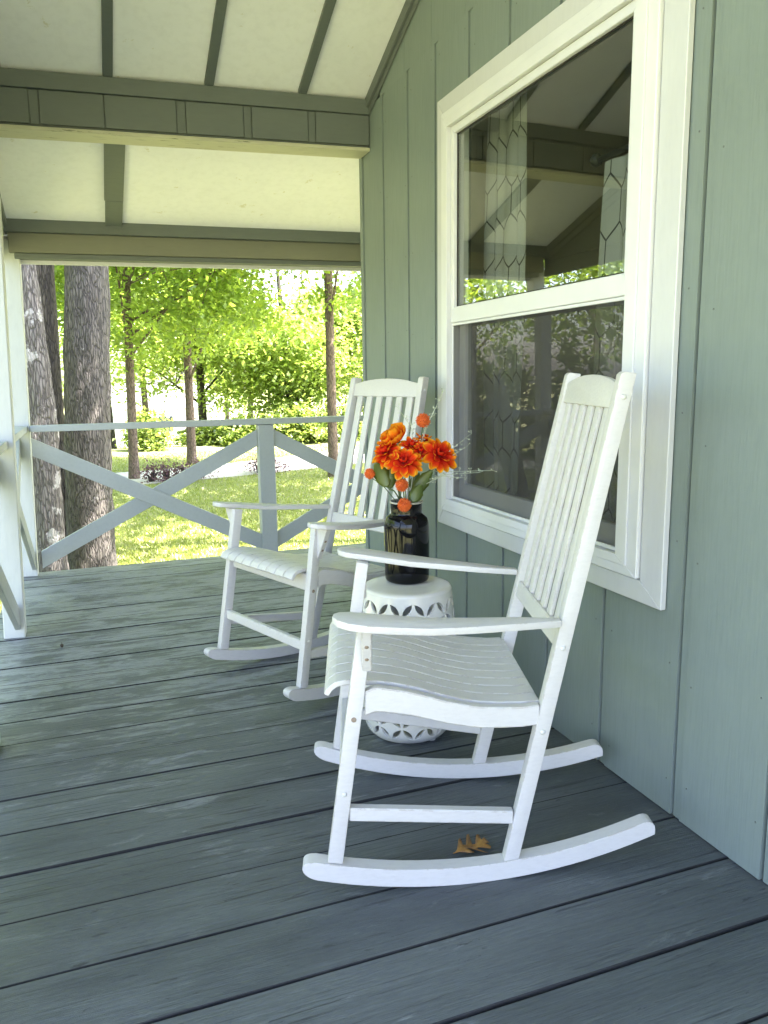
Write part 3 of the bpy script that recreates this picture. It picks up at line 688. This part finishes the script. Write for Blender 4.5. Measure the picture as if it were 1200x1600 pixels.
# gable infill along the open side
SX = -.405
def infill(y0, y1):
    mb = MB(); pts = [(y0, 2.0), (y1, 2.0), (y1, roof_z(y1)-.001), (y0, roof_z(y0)-.001)]
    poly_x(mb, pts, SX-.02, SX+.01); mb.build('gable_board', M['sage_trim'], roof, .001, origin=RO)
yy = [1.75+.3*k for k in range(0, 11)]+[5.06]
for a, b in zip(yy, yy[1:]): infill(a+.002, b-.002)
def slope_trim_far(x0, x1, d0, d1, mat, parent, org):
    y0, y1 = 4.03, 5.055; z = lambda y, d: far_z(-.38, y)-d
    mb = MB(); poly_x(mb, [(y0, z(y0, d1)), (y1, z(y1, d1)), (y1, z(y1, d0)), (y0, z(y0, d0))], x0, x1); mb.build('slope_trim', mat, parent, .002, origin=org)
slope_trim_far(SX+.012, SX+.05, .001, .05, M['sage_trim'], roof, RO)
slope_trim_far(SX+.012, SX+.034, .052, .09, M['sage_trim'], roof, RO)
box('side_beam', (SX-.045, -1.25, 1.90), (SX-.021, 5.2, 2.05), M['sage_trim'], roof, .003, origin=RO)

# ------------------------------------------------------------------ posts and railings
GP = 'white posts along the open side of the porch'
def post(label, x, y, h, w=.092, group=GP):
    t = thing('porch_post', label, 'post', (x, y, 0), (0, math.radians(1.7), 0), group=group)
    MB().box((-w/2, -w/2, .002), (w/2, w/2, h)).build('shaft', M['post'], t, .004)
    return t
post('white square porch post nearest the camera at the left edge', -.400, 3.945, 1.998)
post('white square corner post at the far left of the porch', -.412, 5.20, 1.998)
post('white square porch post out of view on the left side', -.396, 1.44, 1.998)
post('white square porch post out of view behind the camera', -.396, -1.1, 1.998)
def railing(label, O, D, bays, group=None, name='railing', top=.928):
    """O base point, D unit direction, bays: list of (s0,s1); X braces in each bay"""
    O = Vector(O); D = Vector(D); N = Vector((-D.y, D.x, 0)); t = thing(name, label, 'railing', O, group=group)
    def pt(s, z, n=0): return D*s+N*n+Vector((0, 0, z))
    s0, s1 = bays[0][0], bays[-1][1]
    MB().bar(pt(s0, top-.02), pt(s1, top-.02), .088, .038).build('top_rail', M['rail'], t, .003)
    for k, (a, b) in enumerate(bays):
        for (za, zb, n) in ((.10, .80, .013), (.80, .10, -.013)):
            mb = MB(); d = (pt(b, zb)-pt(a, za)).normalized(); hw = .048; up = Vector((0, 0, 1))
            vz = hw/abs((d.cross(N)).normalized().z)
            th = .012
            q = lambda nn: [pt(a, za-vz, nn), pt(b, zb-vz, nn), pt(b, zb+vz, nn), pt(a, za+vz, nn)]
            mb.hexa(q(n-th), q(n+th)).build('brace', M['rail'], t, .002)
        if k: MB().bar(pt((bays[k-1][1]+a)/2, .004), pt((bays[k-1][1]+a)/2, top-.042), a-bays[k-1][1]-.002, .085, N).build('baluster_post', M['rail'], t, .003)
    return t
railing('end railing with X shaped braces and a flat white top rail', (0, 5.16, 0), (1, 0, 0), [(-.335, 1.034), (1.140, 2.45), (2.556, 3.3)])
railing('side railing with X braces between the two left posts', (-.396, 0, 0), (0, 1, 0), [(3.994, 5.150)])
railing('side railing running from the near left post towards the camera', (-.396, 0, 0), (0, 1, 0), [(1.49, 2.64), (2.742, 3.895)])

# ------------------------------------------------------------------ rocking chairs
RR = 1.3408; B0, K0 = .2471, .4164
def A(u): return B0*(1+K0*u)+.015          # outer half width at forward distance u
def side_bar(mb, prof, s, t, out=0.):
    """extrude a side-view outline (u,w) between half widths A(u)+out-t and A(u)+out on side s"""
    o = [(u, s*(A(u)+out), w) for u, w in prof]; i = [(u, s*(A(u)+out-t), w) for u, w in prof]
    mb.hexa(i, o)
    return mb
def lin(p, q, w): return p[0]+(q[0]-p[0])*(w-p[1])/(q[1]-p[1])
FL = ((.319, .085), (.240, .645)); PF = ((-.080, .05), (-.327, 1.190)); PW = .036; LW = .034
seat_curve = [(-.165, .436), (-.12, .434), (-.067, .437), (-.02, .442), (.02, .451), (.06, .462), (.10, .476), (.14, .489), (.18, .499), (.22, .506), (.255, .510), (.285, .511), (.31, .507), (.327, .496), (.337, .480)]
def arm_outline():
    return [(-.205, .226), (-.205, .250), (-.10, .287), (.0, .320), (.10, .348), (.19, .370), (.235, .378), (.275, .376), (.300, .360), (.311, .337), (.309, .316), (.296, .297), (.272, .288), (.20, .280), (.10, .267), (0, .251), (-.10, .234)]
def chair(label, x, y, th, ph):
    S = Vector((-math.sin(th), math.cos(th), 0))
    rot = Euler((0, -ph, th)); mm = rot.to_matrix(); loc = Vector((x, y, RR))-mm@Vector((0, 0, RR))-S*.015
    t = thing('rocking_chair', label, 'rocking chair', loc, rot, group='white rocking chairs on the porch')
    m = M['chair']; T = .03
    for s in (-1, 1):
        # rocker
        us = [-.456+e for e in (0, .0015, .005, .011, .019, .028)]+[-.42+.775*i/24 for i in range(25)]+[.394-e for e in (.034, .028, .021, .014, .008, .004, .0015, 0)]
        bw = lambda u: RR-math.sqrt(RR*RR-u*u)
        low = [(u, bw(u)+.021*(1-math.sqrt(1-(1-min(1, max(0, (.394-u)/.036)))**2))) for u in us]; up = []
        for u in us[::-1]:
            eb = min(1, max(0, (u+.456)/.03)); ef = min(1, max(0, (.394-u)/.036)); eb = .25+.75*math.sqrt(1-(1-eb)**2); q = math.sqrt(1-(1-ef)**2)
            up.append((u, bw(u)+.004+.042*min(eb, .5+.5*q)))
        mb = MB(); n = len(low)
        out, inn = [], []
        for (u0, w0), (u1, w1) in zip(low, up[::-1]):
            out.append(((u0, s*(A(u0)+.004), w0+.0015), (u1, s*(A(u1)+.004), w1))); inn.append(((u0, s*(A(u0)-.034), w0+.0015), (u1, s*(A(u1)-.034), w1)))
        V = [[mb.bm.verts.new(p) for p in (o[0], o[1], i[1], i[0])] for o, i in zip(out, inn)]
        for a, b in zip(V, V[1:]):
            for k in range(4): mb.bm.faces.new((a[k], b[k], b[(k+1) % 4], a[(k+1) % 4]))
        mb.bm.faces.new(V[0]); mb.bm.faces.new(V[-1][::-1])
        soft(mb.build('rocker', m, t, .0012, 1))
        # front leg
        zb, zt = .086+.0, .6585
        ub, ut = lin(*FL, zb), lin(*FL, zt)
        mb = MB(); side_bar(mb, [(ub, zb), (ub+.018, zb+.004), (ut+LW/2, zt+.006), (ut-LW/2, zt), (ub-LW/2, zb-.003)], s, T); lg = soft(mb.build('front_leg', m, t, .003, 2))
        for w in (.434, .256):
            u = lin(*FL, w); mb = MB(); mb.lathe([(0, .0035), (.004, .003), (.0062, 0), (.0062, -.004)], 12)
            bo = mb.build('bolt', M['bolt'] if w < .4 else M['rust'], lg, smooth=True); bo.location = (u, s*(A(u)+.0005), w); bo.rotation_euler = (-s*math.pi/2, 0, 0)
        # gusset under the arm with screw heads
        u0 = lin(*FL, .655); mb = MB(); a0 = A(u0)
        g = [(a0+.0005, .6590), (a0+.062, .6610), (a0+.0005, .545)]
        hi = lambda uu: [(uu+.04*(0), s*v, w) for v, w in g]
        mb.hexa([(u0-.011, s*v, w) for v, w in g], [(u0+.011, s*v, w) for v, w in g]); gs = mb.build('gusset', m, t, .002)
        nrm = Vector((0, s*(.661-.545), -.062)).normalized()
        for f in (.3, .6):
            p = Vector((u0, s*(a0+.062*f), +.545+.116*f)); mb = MB(); mb.lathe([(0, .001), (.0045, .001), (.005, 0), (.005, -.003)], 10)
            so = mb.build('screw', M['rust'], gs, smooth=True); so.location = p; so.rotation_euler = nrm.to_track_quat('Z', 'Y').to_euler()
        # rear post
        p0, p1 = PF; mb = MB()
        f = lambda w: lin(p0, p1, w)
        side_bar(mb, [(f(.048), .048), (f(1.186), 1.186), (f(1.192)-.006, 1.192), (f(1.190)-PW, 1.188), (f(.05)-PW-.001, .051)], s, T)
        ps = soft(mb.build('rear_post', m, t, .003, 2))
        for w in (1.137, .570, .369):
            u = f(w)-PW*.35-.006; mb = MB(); mb.lathe([(0, .0035), (.0045, .003), (.0068, 0), (.0068, -.004)], 12)
            bo = mb.build('bolt', M['bolt'], ps, smooth=True); bo.location = (u, s*(A(u)+.0005), w); bo.rotation_euler = (-s*math.pi/2, 0, 0)
        # seat side rail
        cur = [(u, w-.002) for u, w in seat_curve if u < .225]; top = [(lin(*PF, .43)+.002, cur[0][1])]+cur[1:]+[(lin(*FL, .48)-LW/2-.002, .497)]
        bot = [(u, w-.052-.006*(u/.25)) for u, w in top][::-1]
        mb = MB(); V = []
        for (u, w), (u2, w2) in zip(top, bot[::-1]): V.append([mb.bm.verts.new(p) for p in ((u, s*(A(u)-.004), w), (u, s*(A(u)-.027), w), (u, s*(A(u)-.027), w2), (u, s*(A(u)-.004), w2))])
        for a, b in zip(V, V[1:]):
            for k in range(4): mb.bm.faces.new((a[k], b[k], b[(k+1) % 4], a[(k+1) % 4]))
        mb.bm.faces.new(V[0]); mb.bm.faces.new(V[-1][::-1]); soft(mb.build('seat_rail', m, t, .0025))
        # lower side stretcher
        mb = MB(); ua, wa, uc, wc = lin(*FL, .202)-LW/2-.001, .202, lin(*PF, .156)+.001, .156
        q = lambda dv: [(ua, s*(A(ua)-dv), wa-.0165), (uc, s*(A(uc)-dv), wc-.0165), (uc, s*(A(uc)-dv), wc+.0165), (ua, s*(A(ua)-dv), wa+.0165)]
        mb.hexa(q(.027), q(.004)).build('side_stretcher', m, t, .0025)
        # arm
        az = lambda u: .640+(u+.19)*.068+max(0, u-.09)*.072
        pts = arm_outline(); mb = MB()
        mb.hexa([(u, s*v, az(u)-.017) for u, v in pts], [(u, s*v, az(u)) for u, v in pts]); soft(mb.build('arm', m, t, .004, 2), 40)
    # seat slats: long curved slats running front to back
    ns = 9; sc = seat_curve
    for k in range(ns):
        c0, wd = (k-(ns-1)/2)*.0545, .0515
        mb = MB(); V = []
        for i, (u, w) in enumerate(sc):
            j0, j1 = max(i-1, 0), min(i+1, len(sc)-1); d = Vector((sc[j1][0]-sc[j0][0], sc[j1][1]-sc[j0][1])).normalized(); nn = Vector((-d.y, d.x))
            f = (1+.3*u)/(1+.3*.25); a, b = (c0-wd/2)*f, (c0+wd/2)*f; uo, wo = u-nn.x*.013, w-nn.y*.013
            if i == len(sc)-1 : u2, w2 = u, w
            V.append([mb.bm.verts.new(p) for p in ((u, a, w), (u, b, w), (uo, b, wo), (uo, a, wo))])
        for a, b in zip(V, V[1:]):
            for q in range(4): mb.bm.faces.new((a[q], b[q], b[(q+1) % 4], a[(q+1) % 4]))
        mb.bm.faces.new(V[0]); mb.bm.faces.new(V[-1][::-1]); soft(mb.build('seat_slat', m, t, .0016, 1), 40)
    def cross(name, u, w0, w1, du, inset=T+.0005, bevel=.003, lean=0.):
        a = A(u)-inset; mb = MB()
        mb.hexa([(u-du/2, -a, w0), (u+du/2, -a, w0), (u+du/2, a, w0), (u-du/2, a, w0)], [(u-du/2+lean, -a, w1), (u+du/2+lean, -a, w1), (u+du/2+lean, a, w1), (u-du/2+lean, a, w1)]); return mb.build(name, m, t, bevel)
    cross('front_apron', .262, .428, .492, .021); cross('rear_apron', -.150, .372, .418, .02)
    cross('front_stretcher', .298, .215, .252, .02)
    # back: top rail (arched), lower rail, slats; built along the post line
    d = Vector((PF[1][0]-PF[0][0], 0, PF[1][1]-PF[0][1])).normalized(); o = Vector((PF[0][0], 0, PF[0][1])); nb = Vector((d.z, 0, -d.x))
    def bp(s, v, n): return o+d*s+nb*n+Vector((0, v, 0))
    def bu(s): return A((o+d*s).x)-T-.0005
    mb = MB(); N = 12; fr, bk = [], []
    e = bu(1.12)
    lowv = [(-e, 1.088), (e, 1.088)]; topv = [(e-2*e*i/N, 1.142+.022*(1-(abs(1-2*i/N))**2.2)) for i in range(N+1)]
    mb.hexa([bp(s, v, -.026) for v, s in lowv+topv], [bp(s, v, -.006) for v, s in lowv+topv]); soft(mb.build('top_rail', m, t, .003, 2))
    e = bu(.55); mb = MB(); q = [(-e, .528), (e, .528), (e, .575), (-e, .575)]
    mb.hexa([bp(s, v, -.024) for v, s in q], [bp(s, v, -.004) for v, s in q]).build('lower_rail', m, t, .003)
    for k in range(6):
        c = (k-2.5)*.0665; w = .036; mb = MB(); f1 = bu(1.088)/bu(.575)
        qs = lambda s, f, n: [bp(s, c*f-w/2, n), bp(s, c*f+w/2, n)]
        lo = qs(.574, 1, -.020)+qs(.574, 1, -.009)[::-1]; hi = qs(1.090, f1, -.020)+qs(1.090, f1, -.009)[::-1]
        soft(mb.hexa(lo, hi).build('back_slat', m, t, .005, 2))
    return t
chair('white rocking chair closest to the camera with its back by the window', .84608584, 1.74026183, 2.82450947, 0.)
chair('farther white rocking chair facing us beside the end railing', .87194064, 2.97216345, 3.50311171, .01728)

# ------------------------------------------------------------------ garden stool, vase, flowers
SCX, SCY, SH = .945, 2.325, .512
def stool():
    t = thing('garden_stool', 'white ceramic drum stool pierced with leaf shaped holes between the chairs', 'stool', (SCX, SCY, 0))
    prof = [(0.010, .127), (.018, .137), (.03, .143), (.06, .150), (.09, .155), (.17, .164), (.255, .167), (.34, .163), (.42, .156), (.475, .150), (.500, .147)]
    def rad(z):
        for (z0, r0), (z1, r1) in zip(prof, prof[1:]):
            if z <= z1: f = (z-z0)/(z1-z0); return r0+(r1-r0)*f
        return prof[-1][1]
    NC = 24; dth = 2*math.pi/NC
    vs, fs, idx = [], [], {}
    def V(th, z):
        key = (round((th % (2*math.pi))*1e4) % round(2*math.pi*1e4), round(z*1e5))
        if key not in idx: r = rad(z); idx[key] = len(vs); vs.append((r*math.cos(th), r*math.sin(th), z))
        return idx[key]
    def plain(z0, z1, n):
        for i in range(NC):
            for a in range(4):
                for j in range(n):
                    t0, t1 = (i+a/4)*dth, (i+(a+1)/4)*dth; y0, y1 = z0+(z1-z0)*j/n, z0+(z1-z0)*(j+1)/n
                    fs.append((V(t0, y0), V(t1, y0), V(t1, y1), V(t0, y1)))
    def pierced(z0, z1, flip):
        for i in range(NC):
            d = 1 if (i+flip) % 2 else -1
            bnd = [(a/4, 0) for a in range(4)]+[(1, a/4) for a in range(4)]+[(1-a/4, 1) for a in range(4)]+[(0, 1-a/4) for a in range(4)]
            hole = []
            for k in range(16):
                u = (k/8)*2-1 if k <= 8 else (16-k)/8*2-1
                wv = .245*(1-u*u)*(-1 if k < 8 else 1); r2 = math.sqrt(.5)
                hole.append((.5+.41*u-wv*r2*.9, .5+.41*u+wv*r2*.9))
            if d == -1: bnd = [(1-x, y) for x, y in bnd]; hole = [(1-x, y) for x, y in hole]
            n = len(bnd)
            for k in range(n):
                k2 = (k+1) % n
                def vv(p): return V((i+p[0])*dth, z0+(z1-z0)*p[1])
                f = [vv(bnd[k]), vv(bnd[k2]), vv(hole[k2]), vv(hole[k])]; f2 = []
                for q in f:
                    if q not in f2: f2.append(q)
                if len(f2) > 2: fs.append(tuple(f2 if d == 1 else f2[::-1]))
    zs = (.026, .070, .114)
    plain(.010, zs[0], 1); pierced(zs[0], zs[1], 0); pierced(zs[1], zs[2], 1)
    plain(zs[2], .396, 6); pierced(.396, .441, 0); pierced(.441, .486, 1); plain(.486, .500, 2)
    me = bpy.data.meshes.new('body'); me.from_pydata(vs, [], fs); me.polygons.foreach_set('use_smooth', [True]*len(fs)); me.validate()
    o = link('body', me, M['ceramic'], t); md = o.modifiers.new('wall', 'SOLIDIFY'); md.thickness = .009; md.offset = -1; o.modifiers.new('crisp', 'EDGE_SPLIT').split_angle = math.radians(35)
    mb = MB(); mb.lathe([(.147, .5002), (.1465, .504), (.143, .5085), (.136, .511), (.12, .512), (.06, .5128), (0, .513)], 64); mb.build('top', M['ceramic'], t, smooth=True)
    mb = MB(); mb.lathe([(.127, .0098), (.12, .006), (.10, .008), (0, .010)], 64); mb.build('base', M['ceramic'], t, smooth=True)
    for k in range(3):
        a = k*2.094+.9; mb = MB(); mb.lathe([(0, 0), (.012, 0), (.013, .005), (.013, .011), (0, .011)], 14, (.112*math.cos(a), .112*math.sin(a), .0)); mb.build('foot', M['ceramic'], t, smooth=True)
    for zb in (.026, .345, .452):
        rr = rad(zb)
    for a in (-1.15, -.35):
        mb = MB(); mb.lathe([(0, .006), (.004, .005), (.006, 0), (.006, -.003)], 10)
        kb = mb.build('knob', M['ceramic'], t, smooth=True); r = rad(.08); kb.location = (r*math.cos(a+.4), r*math.sin(a+.4), .138); kb.rotation_euler = (0, math.pi/2, a+.4)
stool()
VN = Vector((.374, .927, 0)).normalized(); VC = Vector((SCX, SCY, 0))+VN*.045; VZ = SH+.0015
vase = thing('vase', 'glossy black jar shaped vase on the white drum stool', 'vase', (VC.x, VC.y, VZ))
vp = [(0, 0), (.064, 0), (.071, .004), (.074, .012), (.075, .05), (.0755, .12), (.0755, .185), (.074, .200), (.068, .214), (.058, .223), (.053, .227), (.052, .232), (.053, .246), (.0535, .262), (.0555, .264)]
MB().lathe(vp, 64).build('body', M['vase'], vase, smooth=True)
MB().lathe([(.0556, .2642), (.056, .268), (.054, .270), (.0505, .269), (.049, .262), (.049, .226), (.060, .214), (.068, .19), (.068, .02), (0, .012)], 64).build('rim', M['ceramic'] if False else noisy('worn_rim_glaze', (.42, .40, .34), (.25, .24, .2), 40, .2, .02), vase, smooth=True)
MOUTH = Vector((VC.x, VC.y, VZ+.262))
def vp_at(px, py, off=0.): return at(px, py, VN, VN.dot(VC)+off)
def petal_mesh(L, Wd, curl, cup, tk=1., name='petal'):
    nu, nv = 8, 4; vs, fs, tn = [], [], []
    for i in range(nu+1):
        u = i/nu; w = Wd*(math.sin(math.pi*min(u*.62+.10, 1))**.9)*(1 if u < .93 else .78)
        for j in range(nv+1):
            v = j/nv*2-1; x = L*u; z = curl*u*u*L+cup*(1-v*v)*-w*.5+.05*L*math.sin(u*7+v*2)*u*.35
            vs.append((x-(.08*L*abs(v)**1.5 if u > .8 else 0), v*w*.5, z)); tn.append(min(1, max(0, u**1.15*.97+.22*abs(v)*u-.03))*tk)
    for i in range(nu):
        for j in range(nv): fs.append((i*(nv+1)+j, (i+1)*(nv+1)+j, (i+1)*(nv+1)+j+1, i*(nv+1)+j+1))
    me = bpy.data.meshes.new(name); me.from_pydata(vs, [], fs); me.polygons.foreach_set('use_smooth', [True]*len(fs))
    a = me.attributes.new('tint', 'FLOAT', 'POINT'); a.data.foreach_set('value', tn); me.materials.append(M['petal']); return me
PET = [petal_mesh(.058, .027, -.16, .40), petal_mesh(.045, .023, .10, .45, .93), petal_mesh(.024, .013, .5, .6, .5), petal_mesh(.056, .034, .25, .6, 1., 'golden_petal'), petal_mesh(.040, .026, .5, .7, 1., 'golden_petal')]
for me in PET[3:]:
    for d in me.attributes['tint'].data: d.value = min(1., .34+.58*d.value)
def stem_path(p):
    b = MOUTH+(p-MOUTH)*.0+Vector(((p.x-MOUTH.x)*.28, (p.y-MOUTH.y)*.28, -.10)); 
    l = Vector(((b.x-MOUTH.x), (b.y-MOUTH.y), 0)); 
    if l.length > .03: l *= .03/l.length
    b = Vector((MOUTH.x+l.x, MOUTH.y+l.y, MOUTH.z-.12)); m = Vector((MOUTH.x+l.x*1.25, MOUTH.y+l.y*1.25, MOUTH.z+.01))
    return [b, m, m.lerp(p, .5)+Vector((0, 0, .012)), p]
def flower(label, px, py, off, face, size, layers):
    p = vp_at(px, py, off); f = Vector(face).normalized(); q = f.to_track_quat('Z', 'X')
    t = thing('flower', label, 'flower', p, q.to_euler(), group='orange flowers in the black vase')
    mi = q.to_matrix().inverted()
    MB().tube([mi@(c-p) for c in stem_path(p-f*.012)], .0022, 6).build('stem', M['stem'], t, smooth=True)
    k0 = 0
    for li, (n, pm, el, z) in enumerate(layers):
        for k in range(n):
            o = bpy.data.objects.new('petal', PET[pm]); COL.objects.link(o); o.parent = t
            a = 2*math.pi*(k+.5*(li % 2))/n+random.uniform(-.12, .12)
            o.location = (.004*math.cos(a)*size, .004*math.sin(a)*size, z*size); o.rotation_euler = Euler((random.uniform(-.25, .25), -(el+random.uniform(-.15, .15)), a), 'XYZ'); s = size*random.uniform(.88, 1.1); o.scale = (s, s, s)
    mb = MB()
    for k in range(26):
        a = k*2.4; r = .0012*math.sqrt(k)*size; mb.tube([(r*math.cos(a), r*math.sin(a), -.002), (r*1.6*math.cos(a), r*1.6*math.sin(a), (.010-.0002*k)*size)], [.0012, .0007], 4)
    mb.build('flower_centre', simple_c, t)
    MB().lathe([(0, -.014), (.004, -.012), (.009, -.004), (.010, 0), (0, .001)], 10).build('calyx', M['stem'], t, smooth=True)
simple_c = noisy('flower_centre_brown', (.16, .03, .03), (.3, .06, .03), 90, .7, .2)
full = [(11, 0, -.05, 0), (9, 0, .22, .002), (8, 1, .48, .004), (8, 2, .8, .006)]
gold = [(8, 3, .45, 0), (7, 4, .8, .004)]
half = [(9, 0, .15, 0), (8, 1, .5, .003), (6, 2, .9, .005)]
toC = -VN
flower('orange red flower at the front centre of the bouquet facing the camera', 631, 722, -.055, toC*.72+Vector((-.08, 0, .75)), 1.0, full)
flower('broad orange red flower at the right of the bouquet nearest the window', 686, 711, -.02, toC*.75+Vector((.42, -.1, .55)), 1.08, full)
flower('orange flower with yellow tips leaning to the left of the bouquet', 604, 707, -.02, toC*.35+Vector((-.55, .1, .8)), .92, full)
flower('golden orange flower at the top of the bouquet turned to the back', 621, 688, .02, Vector((-.45, .15, .8))+toC*.3, 1.1, gold)
flower('small orange half open flower in the middle of the bouquet', 643, 697, .0, toC*.6+Vector((.15, 0, .8)), .7, half)
flower('small orange flower just behind the top pompon', 662, 688, .03, Vector((.2, .1, 1))+toC*.2, .68, half)
flower('small golden bud half open above the left leaning flower', 607, 691, .0, Vector((-.6, 0, .7))+toC*.3, .62, gold)
flower('small orange flower tucked between the two front blooms', 657, 706, -.02, toC*.7+Vector((.1, 0, .7)), .68, half)
def pompon(label, px, py, off, r):
    p = vp_at(px, py, off); t = thing('pompon_flower', label, 'flower', p, group='orange pompon flowers in the vase')
    mb = MB(); n = 170; g = math.pi*(3-math.sqrt(5))
    bmesh.ops.create_icosphere(mb.bm, subdivisions=2, radius=r*.78)
    for k in range(n):
        z = 1-2*(k+.5)/n; rr = math.sqrt(1-z*z); d = Vector((rr*math.cos(g*k), rr*math.sin(g*k), z)); j = d+Vector((random.uniform(-.15, .15), random.uniform(-.15, .15), random.uniform(-.15, .15)))
        mb.tube([d*r*.7, j.normalized()*r*random.uniform(.97, 1.1)], [r*.10, r*.03], 4)
    mb.build('bloom', M['pompon'], t)
    MB().tube([c-p for c in stem_path(p-Vector((0, 0, r*.6)))] if py < 775 else [Vector((0, 0, 0)), Vector((0, .03, .02))+VN*.02, MOUTH+toC*.04+Vector((0, 0, .01))-p, MOUTH+toC*.03-Vector((0, 0, .1))-p], .0016, 6).build('stem', M['stem'], t, smooth=True)
pompon('orange pompon bloom standing highest above the bouquet', 661, 657, .0, .0235)
pompon('orange pompon bloom sticking out at the left of the bouquet', 578, 740, -.02, .0185)
pompon('orange pompon bloom below the front centre flower', 628, 758, -.06, .0215)
pompon('orange pompon bloom resting on the vase rim', 632, 789, -.062, .0225)
def leaf(label, base, tip, wd, off0, off1, bend):
    a, b = vp_at(*base, off0), vp_at(*tip, off1); d = (b-a); L = d.length; d.normalize()
    side = d.cross(VN).normalized(); nrm = side.cross(d); nu, nv = 10, 4; vs, fs, tn = [], [], []
    for i in range(nu+1):
        u = i/nu; w = wd*math.sin(math.pi*min(1, u**.8))**.8+.0008
        for j in range(nv+1):
            v = j/nv*2-1; p = d*(L*u)+side*(v*w*.5*(1+.08*math.sin(u*30)))+nrm*(bend*math.sin(math.pi*u)+abs(v)*w*.16)
            vs.append(p); tn.append(.25+.75*abs(v)**2*random.random()+(.2 if j == 2 else 0))
    for i in range(nu):
        for j in range(nv): fs.append((i*(nv+1)+j, (i+1)*(nv+1)+j, (i+1)*(nv+1)+j+1, i*(nv+1)+j+1))
    me = bpy.data.meshes.new('blade'); me.from_pydata(vs, [], fs); me.polygons.foreach_set('use_smooth', [True]*len(fs))
    at_ = me.attributes.new('tint', 'FLOAT', 'POINT'); at_.data.foreach_set('value', [min(1, x) for x in tn])
    t = thing('leaf_stem', label, 'leaf', a, group='green leaves in the black vase')
    o = link('blade', me, M['pleaf'], t); o.modifiers.new('thick', 'SOLIDIFY').thickness = .0006
    MB().tube([c-a for c in stem_path(a)], .0018, 5).build('stem', M['stem'], t, smooth=True)
leaf('broad green leaf under the left leaning flower', (606, 762), (586, 722), .052, -.03, -.04, .008)
leaf('dark green leaf left of the front pompon stems', (608, 765), (611, 724), .042, -.02, -.01, -.006)
leaf('long green leaf under the right flower', (646, 772), (676, 734), .046, -.03, -.03, .008)
leaf('short green leaf standing in the vase mouth at the right', (645, 786), (658, 756), .042, -.045, -.05, .006)
leaf('olive green leaf behind the long right leaf', (643, 765), (655, 738), .034, .0, .01, .006)
def sprig(label, tip, off, mid):
    p = vp_at(*tip, off); m = vp_at(*mid, off*.6); t = thing('sprig', label, 'sprig', MOUTH, group='thin pale sprigs in the vase')
    mb = MB(); pts = [MOUTH-Vector((0, 0, .08)), MOUTH+(m-MOUTH)*.35+Vector((0, 0, .02)), m, p]
    P = []
    for i in range(13):
        s = i/12*3; k = min(int(s), 2); P.append(pts[k].lerp(pts[k+1], s-k))
    mb.tube([q-MOUTH for q in P], [.0014-.0008*i/12 for i in range(13)], 4); mb.build('stem', M['sprig'], t)
    mb = MB()
    for i in range(6, 13):
        for k in range(2):
            d = Vector((random.uniform(-1, 1), random.uniform(-1, 1), random.uniform(-.4, 1))).normalized()*.012; q = P[i]-MOUTH
            mb.tube([q, q+d], [.0006, .0005], 3); bmesh.ops.create_icosphere(mb.bm, subdivisions=1, radius=.0022, matrix=Matrix.Translation(q+d))
    tag(mb.build('buds', M['sprig'], t), kind='stuff')
sprig('pale sprig reaching up and right beside the window frame', (737, 677), -.02, (700, 706))
sprig('pale sprig just under the upper right one', (730, 697), -.03, (700, 716))
sprig('longest pale sprig reaching level across the window', (770, 735), -.02, (700, 737))
sprig('pale sprig level with the longest one but shorter', (750, 738), -.04, (695, 742))
sprig('pale sprig drooping lowest at the right', (729, 747), -.05, (690, 744))
sprig('pale sprig rising highest above the top pompon', (692, 612), .02, (668, 665))
sprig('pale sprig rising beside the highest one', (680, 637), .0, (664, 672))
sprig('pale sprig leaning up to the left over the chair back', (622, 637), .02, (645, 672))
sprig('pale sprig pointing straight up over the bouquet', (640, 652), .0, (646, 690))

# ------------------------------------------------------------------ fallen oak leaf, acorn
def oak_leaf():
    c = at(735, 1327, (0, 0, 1), 0.0)
    hw = [(0, .003), (.06, .004), (.12, .010), (.20, .055), (.25, .062), (.30, .016), (.38, .012), (.46, .075), (.53, .082), (.57, .020), (.65, .014), (.73, .060), (.80, .052), (.84, .015), (.92, .022), (1., .002)]
    L = .145; n = len(hw); vs, fs = [], []
    for i, (u, w) in enumerate(hw):
        for j, v in enumerate((-1, -.35, 0, .35, 1)):
            ww = w*.80 if abs(v) == 1 else min(w, .016)*.8
            x = (u-.5)*L+abs(v)**2*w*.35; y = math.copysign(ww, v) if v else 0
            if abs(v) < 1 and v: y = math.copysign(min(w, .016)*.6, v)
            z = .003+.006*abs(y/.05)+.010*math.sin(u*5.2)**2
            vs.append((x, y, z))
    for i in range(n-1):
        for j in range(4): fs.append((i*5+j, (i+1)*5+j, (i+1)*5+j+1, i*5+j+1))
    me = bpy.data.meshes.new('oak_leaf'); me.from_pydata(vs, [], fs); me.polygons.foreach_set('use_smooth', [True]*len(fs))
    o = tag(link('oak_leaf', me, M['oak']), 'curled brown oak leaf on the floor behind the near rocker', 'leaf'); o.location = (c.x, c.y, .001); o.rotation_euler = (0, 0, math.radians(5)); o.modifiers.new('thick', 'SOLIDIFY').thickness = .0008
    o.scale = (.7, .7, .8)
oak_leaf()
p = at(97, 1012, (0, 0, 1), 0)
ac = thing('acorn', 'tiny dark acorn lying on the floor near the left post', 'acorn', (p.x, p.y, .001))
MB().lathe([(0, 0), (.004, .001), (.0065, .006), (.006, .011), (0, .013)], 10).build('nut', M['acorn'], ac, smooth=True)
MB().lathe([(.0068, .009), (.0078, .011), (.006, .016), (.001, .018), (.001, .024), (0, .024)], 10).build('cap', M['acorn'], ac, smooth=True)
